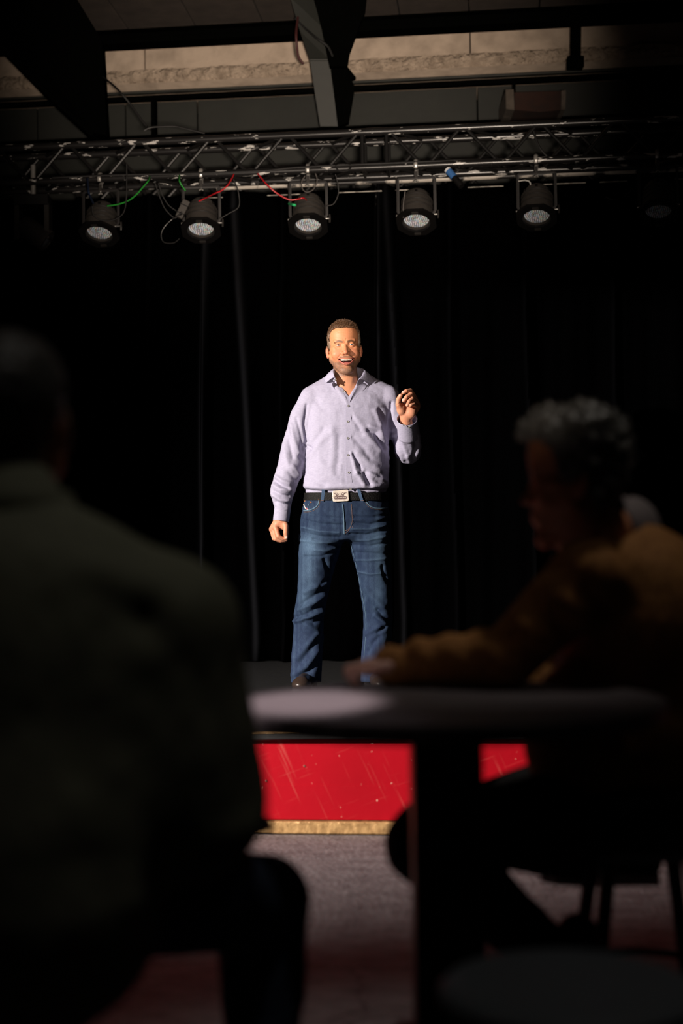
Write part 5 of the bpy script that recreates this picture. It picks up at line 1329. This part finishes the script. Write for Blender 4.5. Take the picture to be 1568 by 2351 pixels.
# ================================================================== TABLE AND STOOLS
def node_table():
    m = bpy.data.materials.new('dark_table_laminate'); m.use_nodes = True; nt = m.node_tree; b = nt.nodes['Principled BSDF']
    tc = nt.nodes.new('ShaderNodeTexCoord'); mp = nt.nodes.new('ShaderNodeMapping'); mp.inputs['Scale'].default_value = (1.2, 14, 1)
    nt.links.new(tc.outputs['Object'], mp.inputs[0])
    n = nt.nodes.new('ShaderNodeTexNoise'); n.inputs['Scale'].default_value = 4; n.inputs['Detail'].default_value = 5; nt.links.new(mp.outputs[0], n.inputs['Vector'])
    r = nt.nodes.new('ShaderNodeValToRGB'); r.color_ramp.elements[0].position = 0.35; r.color_ramp.elements[0].color = (0.042, 0.034, 0.037, 1); r.color_ramp.elements[1].position = 0.68; r.color_ramp.elements[1].color = (0.090, 0.073, 0.077, 1)
    nt.links.new(n.outputs['Fac'], r.inputs[0]); nt.links.new(r.outputs[0], b.inputs['Base Color']); b.inputs['Roughness'].default_value = 0.55; b.inputs['Specular IOR Level'].default_value = 0.3
    return m
M_tab = node_table(); M_tblk = mat('black_table_metal', (0.012, 0.012, 0.013), 0.5)
TC = Vector((0.178, 2.52, 0)); TR = 0.385; TZ = 0.75
tb = thing('round_table', 'dark round table on a thick square post between the two audience members', 'table', loc=TC)
MB().lathe([(0.01, TZ - 0.03), (TR - 0.004, TZ - 0.03), (TR, TZ - 0.026), (TR, TZ - 0.003), (TR - 0.003, TZ), (0.01, TZ)], 72, Matrix.Translation(TC)).build('table_top', M_tab, tb, smooth=True)
MB().box((TC.x - 0.18, TC.y - 0.18, TZ - 0.052), (TC.x + 0.18, TC.y + 0.18, TZ - 0.031)).build('mounting_plate', M_tblk, tb, bevel=0.003)
MB().box((TC.x - 0.061, TC.y - 0.061, 0.04), (TC.x + 0.061, TC.y + 0.061, TZ - 0.053)).build('post', M_tblk, tb, bevel=0.004)
for k in range(4):
    A = Matrix.Translation((TC.x, TC.y, 0)) @ Matrix.Rotation(math.radians(45 + 90 * k), 4, 'Z')
    MB().prism([A @ Vector(p) for p in ((0.03, -0.03, 0.10), (0.33, -0.03, 0.035), (0.34, -0.03, 0.004), (0.03, -0.03, 0.004))], A.to_3x3() @ Vector((0, 0.06, 0))).build('foot', M_tblk, tb, bevel=0.003)

M_seat = mat('blue_grey_stool_seat', (0.22, 0.26, 0.29), 0.6); M_sleg = mat('dark_stool_leg', (0.018, 0.018, 0.018), 0.5)
SEATZ = 0.44
def make_stool():
    t = thing('stool', 'x', 'stool')
    R_ = 0.172
    MB().lathe([(0.01, SEATZ - 0.035), (R_ - 0.012, SEATZ - 0.035), (R_, SEATZ - 0.022), (R_, SEATZ - 0.010), (R_ - 0.010, SEATZ - 0.001), (R_ - 0.03, SEATZ), (0.10, SEATZ - 0.004), (0.01, SEATZ - 0.006)], 56).build('seat', M_seat, t, local=True, smooth=True)
    for k in range(4):
        a = math.radians(45 + 90 * k)
        MB().tube([(0.11 * math.cos(a), 0.11 * math.sin(a), SEATZ - 0.03), (0.185 * math.cos(a), 0.185 * math.sin(a), 0.0)], [0.017, 0.013], 10).build('leg', M_sleg, t, local=True, smooth=True)
    MB().tube([(0.155 * math.cos(k * math.pi / 16), 0.155 * math.sin(k * math.pi / 16), 0.15) for k in range(32)], 0.008, 8, closed=True).build('foot_ring', M_sleg, t, local=True, smooth=True)
    return t
s0 = make_stool(); q = P(1306, 2245, 1.88)
s0.location = (q.x, q.y, 0); tag(s0, 'empty round blue-grey stool in the blurred right foreground', 'stool', 'stools around the table')
s1 = copy_tree(s0); q = P(1470, 1900, 2.9); s1.location = (q.x, 2.92, 0); tag(s1, 'dark stool the man in the brown jacket sits on', 'stool', 'stools around the table')
s2 = copy_tree(s0); q = P(-40, 2000, 2.02); s2.location = (q.x, 2.0, 0); tag(s2, 'dark stool the man in the green jacket sits on', 'stool', 'stools around the table')

# ================================================================== THE AUDIENCE (out of focus, near the camera)
def simple_hand(wr, tip, side, up, curl=False):
    """palm with four fingers and a thumb, laid from wrist towards tip"""
    wr = np.asarray(wr); tip = np.asarray(tip); t = (tip - wr); L_ = np.linalg.norm(t); t = t / L_; s = np.asarray(side, float); s /= np.linalg.norm(s); u = np.asarray(up, float)
    fs = []; pm = []
    for k, o in enumerate((-0.030, -0.010, 0.010, 0.029)):
        kn = wr + t * 0.095 + s * o; ln = (0.070, 0.080, 0.074, 0.058)[k]
        if curl:
            fs.append(([kn, kn + t * 0.030 - u * 0.004, kn + t * 0.016 - u * 0.026], (0.0115, 0.0105, 0.0090))); pm.append(([wr, kn], (0.025, 0.014))); continue
        fs.append(([kn, kn + t * ln * 0.5 + u * 0.006, kn + t * ln - u * 0.008], (0.0105, 0.0095, 0.0080))); pm.append(([wr, kn], (0.025, 0.014)))
    th0 = wr + t * 0.035 - s * 0.028; fs.append(([th0, th0 + t * 0.035 - s * 0.022, th0 + t * 0.068 - s * 0.026], (0.015, 0.012, 0.010)))
    return hand_fn(fs, pm, [(wr + t * 0.055, (0.03, 0.03, 0.02))])
def polyg_box(fn, pts, pad, h): 
    pts = np.array(pts); return polygonize(fn, pts.min(0) - pad, pts.max(0) + pad, h)
def audience_head(fr, smile=False, neck_to=None):
    def fn(p):
        d = head_neck(fr.l(p), False) * fr.k
        if neck_to is not None: d = smin(d, rc(p, fr.w((0, 95, -110))[0], neck_to, 0.056, 0.062), 0.02)
        return d
    c = fr.w((0, 80, -30))[0]
    pos, qd = polygonize(fn, c - np.array([0.16, 0.16, 0.27]), c + np.array([0.16, 0.16, 0.20]), 0.005)
    ql_ = fr.l(pos); cc_ = skin_colors(ql_, False, False) * np.array([0.8, 0.8, 0.85]); return pos, qd, cc_
def audience_hair(fr, parent, thick, top, col, h, curl, nstr, slen, seed):
    def fn(p):
        q_ = fr.l(p); return (hair_sdf(q_, thick, top) - curl * (fbm(q_ * 0.045, 2, seed))) * fr.k
    c = fr.w((0, 90, 35))[0]; pos, qd = polygonize(fn, c - 0.18, c + 0.18, h)
    nr_ = vnormals(pos, qd); cc_ = np.tile(np.array(col), (len(pos), 1)) * (1 + 0.4 * vnoise(fr.l(pos) * 0.2, seed))[:, None]
    sv, sf, sc = strands(pos, nr_, cc_, nstr, np.full(len(pos), slen), np.array([0, 0, 0.3]), np.random.default_rng(seed), 0.001)
    return np_mesh_mixed('hair', np.concatenate([pos, sv]), np.concatenate([qd, sf + len(pos)]), np.concatenate([cc_, sc]), M_hair, parent)
def cloth_mesh(name, fn, lo, hi, h, m, parent, amp, sc, seed, col=None, ridges=None):
    pos, qd = polygonize(fn, lo, hi, h); nr_ = vnormals(pos, qd)
    dsp = amp * fbm(pos * np.array(sc), 3, seed)
    if ridges:
        for pts, a_, w__ in ridges: dsp = dsp + a_ * np.exp(-(segdist(pos, pts) / w__) ** 2)
    pos = pos + nr_ * dsp[:, None]
    return np_mesh(name, pos, qd, m, parent)
M_olive = node_cloth('olive_jacket_cloth', (0.150, 0.150, 0.105), (0.115, 0.117, 0.080), 0.85, 120, 0.3)
M_cord = node_cloth('rust_brown_corduroy', (0.330, 0.150, 0.042), (0.19, 0.075, 0.020), 0.85, 90, 0.5, streak=(1, 1, 0.2), nscale=150)
M_djean = mat('dark_blue_jeans', (0.022, 0.032, 0.065), 0.85, noise=(200, (0.03, 0.045, 0.085), 0.4, 0.7))
M_dtrous = mat('black_trousers', (0.012, 0.012, 0.013), 0.85)
M_greycollar = mat('pale_collar', (0.12, 0.095, 0.095), 0.8)
M_sneak = mat('dark_sneaker', (0.02, 0.02, 0.022), 0.6); M_wsole = mat('white_rubber_sole', (0.75, 0.74, 0.72), 0.5)
def shoe_at(heel, toe, parent, msole):
    heel = Vector(heel); toe = Vector(toe); d_ = (toe - heel); L_ = d_.length; d_.normalize(); up = Vector((0, 0, 1)); up = (up - d_ * up.dot(d_)).normalized(); sd = d_.cross(up)
    Mx = np.array([list(sd), list(d_), list(up)]); c = np.array(heel)
    def fn(p):
        q_ = (p - c) @ Mx.T
        d = rc(q_, (0, 0.035, 0.045), (0, L_ - 0.06, 0.030), 0.036, 0.032); d = smin(d, rc(q_, (0, 0.045, 0.06), (0, 0.04, 0.12), 0.036, 0.042), 0.03)
        d = smin(d, ell(q_, (0, L_ - 0.055, 0.03), (0.043, 0.055, 0.026)), 0.02); return smax(d, 0.010 - q_[:, 2], 0.004)
    m_ = np.array(heel.lerp(toe, 0.5)); pos, qd = polygonize(fn, m_ - 0.22, m_ + 0.22, 0.007)
    o = np_mesh('shoe', pos, qd, M_sneak, parent)
    ol = [(-.036, 0.01), (-.04, .10), (-.047, L_ - .09), (-.036, L_ - .025), (0, L_), (.036, L_ - .025), (.047, L_ - .09), (.04, .10), (.036, 0.01), (0, 0)]
    MB().prism([heel + sd * a + d_ * b for a, b in ol], up * 0.022).build('sole', msole, o); return o

# ---- left: man seen from behind, olive jacket
DL = 2.0
def LP(px, py, dy=0.0): return PA(px, py, DL + dy)
hc_ = LP(18, 905, 0.02)
lm = thing('person', 'seated man seen from behind in an olive green jacket and jeans', 'person', loc=(hc_[0], DL + 0.02, 0))
FL = Frame(hc_ + np.array([0, 0.092, -0.038]), yaw=math.radians(180), scale=1.02)
neckL = LP(15, 1190, -0.02)
hips = LP(-10, 2010, -0.03)
kneeR = PA(598, 2076, 2.42); hipR = LP(170, 2050, 0.0); ankR = PA(610, 2620, 2.36); ankR[2] = 0.09
kneeL = np.array([-0.80, 2.42, kneeR[2] + 0.01]); hipL = hips + np.array([-0.10, 0, 0.0]); ankL = np.array([-0.76, 2.36, 0.09])
shR = LP(408, 1435, 0.0); elR = LP(510, 1830, 0.04); wrR = PA(530, 1905, 2.34); shL = shR.copy(); shL[0] = 2 * neckL[0] - shR[0]; elL = elR.copy(); elL[0] = 2 * neckL[0] - elR[0]; wrL = wrR.copy(); wrL[0] = -0.72
parts = [audience_head(FL, neck_to=neckL)]
hR = simple_hand(wrR, wrR + np.array([0.03, 0.16, -0.02]), (1, -0.1, 0), (0, 0, 1)); p_, q_ = polyg_box(hR, [wrR, wrR + np.array([0.03, 0.19, -0.02])], 0.06, 0.005)
parts.append((p_, q_, np.tile(np.array([0.42, 0.2, 0.13]), (len(p_), 1))))
hL2 = simple_hand(wrL, wrL + np.array([-0.02, 0.16, -0.02]), (-1, -0.1, 0), (0, 0, 1)); p_, q_ = polyg_box(hL2, [wrL, wrL + np.array([-0.02, 0.19, -0.02])], 0.06, 0.005)
parts.append((p_, q_, np.tile(np.array([0.42, 0.2, 0.13]), (len(p_), 1))))
def coreL(p):
    d = rc(p, lerp3(neckL, hips, 0.3), hips, 0.08, 0.11)
    for ch, rs in (([shR, elR, wrR], (.045, .04, .028)), ([shL, elL, wrL], (.045, .04, .028)), ([hipR, kneeR, ankR], (.07, .05, .035)), ([hipL, kneeL, ankL], (.07, .05, .035))): d = smin(d, chain(p, ch, rs), 0.03)
    return smin(d, rc(p, shL, shR, .03, .03), 0.03)
p_, q_ = polyg_box(coreL, [neckL, hips, kneeR, kneeL, ankR, ankL], 0.2, 0.016); parts.append((p_, q_, np.tile(np.array([0.42, 0.2, 0.13]), (len(p_), 1))))
bp, bq, bc = join_np(parts); np_mesh('body', bp, bq, M_skin, lm, bc)
audience_hair(FL, lm, 3.0, 5.0, (0.055, 0.050, 0.046), 0.005, 0.0, 2500, 0.005, 61)
chest = lerp3(neckL, hips, 0.40)
def jacketL(p):
    d = ell(p, lerp3(neckL, hips, 0.36), (0.215, 0.145, 0.20)); d = smin(d, ell(p, lerp3(neckL, hips, 0.72), (0.245, 0.150, 0.26)), 0.06)
    d = smin(d, rc(p, hips + np.array([0.02, 0, 0.05]), hips + np.array([0.02, 0.0, -0.02]), 0.20, 0.21), 0.05)
    d = smin(d, rc(p, LP(370, 1500, -0.01), LP(430, 1880, 0.0), 0.10, 0.095), 0.05)
    d = smin(d, rc(p, neckL + np.array([0.05, 0, -0.02]), shR + np.array([-0.01, 0, 0.005]), 0.055, 0.075), 0.05); d = smin(d, rc(p, neckL + np.array([-0.05, 0, -0.02]), shL + np.array([0.01, 0, 0.005]), 0.055, 0.075), 0.05)
    for ch in ([shR, elR, wrR - np.array([0, 0.02, 0])], [shL, elL, wrL - np.array([0, 0.02, 0])]): d = smin(d, chain(p, ch, (.075, .060, .042)), 0.06)
    d = smin(d, rc(p, neckL + np.array([0, 0.015, -0.03]), neckL + np.array([0, 0.01, 0.015]), 0.080, 0.076), 0.02)
    return smax(d, -rc(p, FL.w((0, 95, -110))[0], neckL, 0.062, 0.064), 0.006)
rid = [([shR + np.array([-0.02, -.07, -.10]), shR + np.array([0.0, -.05, -.35])], -0.012, 0.022), ([shR + np.array([-.10, -.1, -.05]), shR + np.array([-.06, -.12, -.35])], 0.010, 0.03), ([LP(330, 1420, -.1), LP(430, 1560, -.07), LP(470, 1700, -.05)], -0.014, 0.022), ([LP(150, 1290, -.1), LP(330, 1330, -.1)], 0.008, 0.03)]
jl = cloth_mesh('jacket', jacketL, np.array([-1.05, 1.50, 0.06]), np.array([-0.02, 2.46, 1.2]), 0.008, M_olive, lm, 0.007, (9, 9, 7), 71, ridges=rid)
cl = [neckL + np.array([0.083 * math.cos(a), 0.02 + 0.083 * math.sin(a), 0.012 - 0.012 * math.sin(a)]) for a in np.linspace(0, 2 * math.pi, 25)[:-1]]
MB().tube(cl, 0.016, 10, closed=True, flat=(0.7, 1.5)).build('collar', M_olive, jl, smooth=True)
def jeansL(p):
    d = ell(p, hips + np.array([0, 0, -0.01]), (0.19, 0.15, 0.12))
    for ch in ([hipR, kneeR], [hipL, kneeL]): d = smin(d, chain(p, ch, (.098, .078)), 0.04)
    for ch in ([kneeR, ankR], [kneeL, ankL]): d = smin(d, chain(p, ch, (.078, .062)), 0.02)
    return smax(d, 0.055 - p[:, 2], 0.005)
cloth_mesh('jeans', jeansL, np.array([-0.98, 1.75, 0.03]), np.array([0.05, 2.56, 0.70]), 0.009, M_djean, lm, 0.006, (12, 12, 10), 73)
for an, dx in ((ankR, 0.04), (ankL, -0.05)): shoe_at((an[0], an[1] - 0.05, 0.001), (an[0] + dx, an[1] + 0.22, 0.001), lm, M_sole)

# ---- right: man in profile, brown corduroy jacket, arm on the table
DR = 2.85
def RP(px, py, dy=0.0): return PA(px, py, DR + dy)
hc_ = RP(1330, 1050, -0.08)
rm = thing('person', 'grey-haired man in a rust brown jacket in profile, arm resting on the table', 'person', loc=(RP(1470, 1900)[0], DR + 0.05, 0))
YR = math.radians(-102)
_Rm = np.array(Matrix.Rotation(YR, 3, 'Z') @ Matrix.Rotation(math.radians(4), 3, 'X'))
FR = Frame(hc_ - _Rm @ np.array([0, 0.092, 0.038]), yaw=YR, pitch=math.radians(4), scale=0.96)
neckR = RP(1440, 1230, 0.02)
hips = np.array([RP(1500, 1500)[0], DR + 0.04, SEATZ + 0.10])
shN = RP(1345, 1335, -0.13); shF = RP(1400, 1310, 0.20)
elN = np.array(P(1165, 1478, 2.70)); elN[2] = TZ + 0.062; wrN = np.array(P(905, 1510, 2.78)); wrN[2] = TZ + 0.042
elF = RP(1290, 1560, 0.22); wrF = RP(1120, 1640, 0.16)
kneeN = np.array(P(975, 1935, 2.72)); hipN = hips + np.array([-0.02, -0.10, -0.01]); ankN = np.array(P(1300, 2230, 2.78)); ankN[2] = max(ankN[2], 0.12)
kneeF = np.array(P(1080, 1895, 3.0)); hipF = hips + np.array([-0.02, 0.10, 0.0]); ankF = np.array(P(1350, 1965, 3.05))
parts = [audience_head(FR, neck_to=neckR)]
tipN = wrN + np.array([-0.15, 0.01, -0.012]); hN = simple_hand(wrN + np.array([0.035, 0, 0.0]), tipN, (0, 1, 0), (0, 0, 1), True); p_, q_ = polyg_box(hN, [wrN + np.array([.03, 0, 0]), tipN], 0.07, 0.005)
parts.append((p_, q_, np.tile(np.array([0.45, 0.24, 0.19]), (len(p_), 1))))
hF = simple_hand(wrF, wrF + np.array([-0.15, -0.02, -0.03]), (0, 1, 0), (0, 0, 1)); p_, q_ = polyg_box(hF, [wrF, wrF + np.array([-.17, -.02, -.03])], 0.07, 0.005)
parts.append((p_, q_, np.tile(np.array([0.45, 0.24, 0.19]), (len(p_), 1))))
def coreR(p):
    d = rc(p, lerp3(neckR, hips, 0.3), hips, 0.08, 0.11)
    for ch, rs in (([shN, elN, wrN], (.045, .035, .024)), ([shF, elF, wrF], (.045, .035, .024)), ([hipN, kneeN, ankN], (.07, .05, .015)), ([hipF, kneeF, ankF], (.07, .05, .015))): d = smin(d, chain(p, ch, rs), 0.03)
    return smin(d, rc(p, shN, shF, .03, .03), 0.03)
p_, q_ = polyg_box(coreR, [neckR, hips, kneeN, kneeF, ankN, ankF, shN, shF, wrN], 0.17, 0.016); parts.append((p_, q_, np.tile(np.array([0.42, 0.2, 0.13]), (len(p_), 1))))
bp, bq, bc = join_np(parts); np_mesh('body', bp, bq, M_skin, rm, bc)
audience_hair(FR, rm, 13.0, 27.0, (0.085, 0.08, 0.072), 0.005, 11.0, 7000, 0.007, 83)
def jacketR(p):
    d = ell(p, lerp3(neckR, hips, 0.36) + np.array([0.01, 0, 0]), (0.165, 0.215, 0.20)); d = smin(d, ell(p, lerp3(neckR, hips, 0.75), (0.175, 0.205, 0.24)), 0.06)
    d = smin(d, rc(p, neckR + np.array([0, -0.04, -0.03]), shN, 0.055, 0.072), 0.05); d = smin(d, rc(p, neckR + np.array([0, 0.04, -0.03]), shF, 0.055, 0.072), 0.05)
    for ch, rs in (([shN, elN, wrN], (.078, .060, .041)), ([shF, elF, wrF], (.078, .062, .045))): d = smin(d, chain(p, ch, rs), 0.03)
    d = smin(d, ell(p, PA(1345, 1690, 2.82), (0.125, 0.16, 0.15)), 0.04)
    d = smax(d, -rc(p, FR.w((0, 95, -110))[0], neckR, 0.062, 0.066), 0.006)
    return np.maximum(d, np.where(p[:, 0] < RP(1330, 1500)[0], (TZ + 0.002) - p[:, 2], -1)) if False else d
rr = random.Random(4); rid = []
for k in range(7):
    t = (k + 0.4) / 7; c = lerp3(elN, wrN, t); rid.append(([c + np.array([0.012, -0.06, 0.0]), c + np.array([-0.008, 0.0, 0.05]), c + np.array([0.0, 0.05, 0.0])], (0.006 if k % 2 else -0.008) * rr.uniform(0.4, 1.3), 0.015))
for k in range(5):
    t = (k + 0.5) / 5; c = lerp3(shN, elN, t); rid.append(([c + np.array([-0.07, -0.03, 0.06]), c + np.array([0.0, -0.07, 0.0]), c + np.array([0.06, -0.05, -0.05])], (0.008 if k % 2 else -0.010) * rr.uniform(0.3, 1.3), 0.024))
jr = cloth_mesh('jacket', jacketR, np.array([wrN[0] - 0.08, 2.45, 0.42]), np.array([RP(1500, 1500)[0] + 0.26, 3.25, 1.20]), 0.008, M_cord, rm, 0.006, (10, 10, 9), 87, ridges=rid)
nA = Vector(FR.w((0, 95, -110))[0]); nB = Vector(neckR); nt_ax = (nB - nA).normalized(); n1 = nt_ax.cross(Vector((0, 1, 0))).normalized(); n2 = nt_ax.cross(n1)
rings = []
for s_, r_ in ((0.50, 0.061), (0.70, 0.064), (0.90, 0.072), (1.0, 0.082)):
    c_ = nA.lerp(nB, s_); rings.append([np.array(c_ + r_ * (n1 * math.cos(k * math.pi / 14) + n2 * math.sin(k * math.pi / 14))) for k in range(29)])
sheet('shirt_collar', rings, 0.004, M_greycollar, rm, 1)
def trousR(p):
    d = ell(p, hips + np.array([0, 0, -0.01]), (0.15, 0.19, 0.11))
    for ch in ([hipN, kneeN], [hipF, kneeF]): d = smin(d, chain(p, ch, (.095, .076)), 0.04)
    for ch in ([kneeN, ankN], [kneeF, ankF]): d = smin(d, chain(p, ch, (.074, .055)), 0.02)
    return d
lo_ = np.minimum.reduce([hips, kneeN, kneeF, ankN, ankF]) - 0.16; hi_ = np.maximum.reduce([hips, kneeN, kneeF]) + 0.24; lo_[2] = max(lo_[2], 0.02)
cloth_mesh('trousers', trousR, lo_, hi_, 0.009, M_dtrous, rm, 0.006, (12, 12, 10), 91)
shoe_at(ankN + np.array([0.10, 0.0, -0.03]), ankN + np.array([-0.12, 0, -0.105]), rm, M_sole)
sF = np.array(P(1305, 2034, 3.05)); shoe_at(sF + np.array([0.20, 0.02, 0.0]), sF + np.array([-0.06, 0, 0.01]), rm, M_wsole)
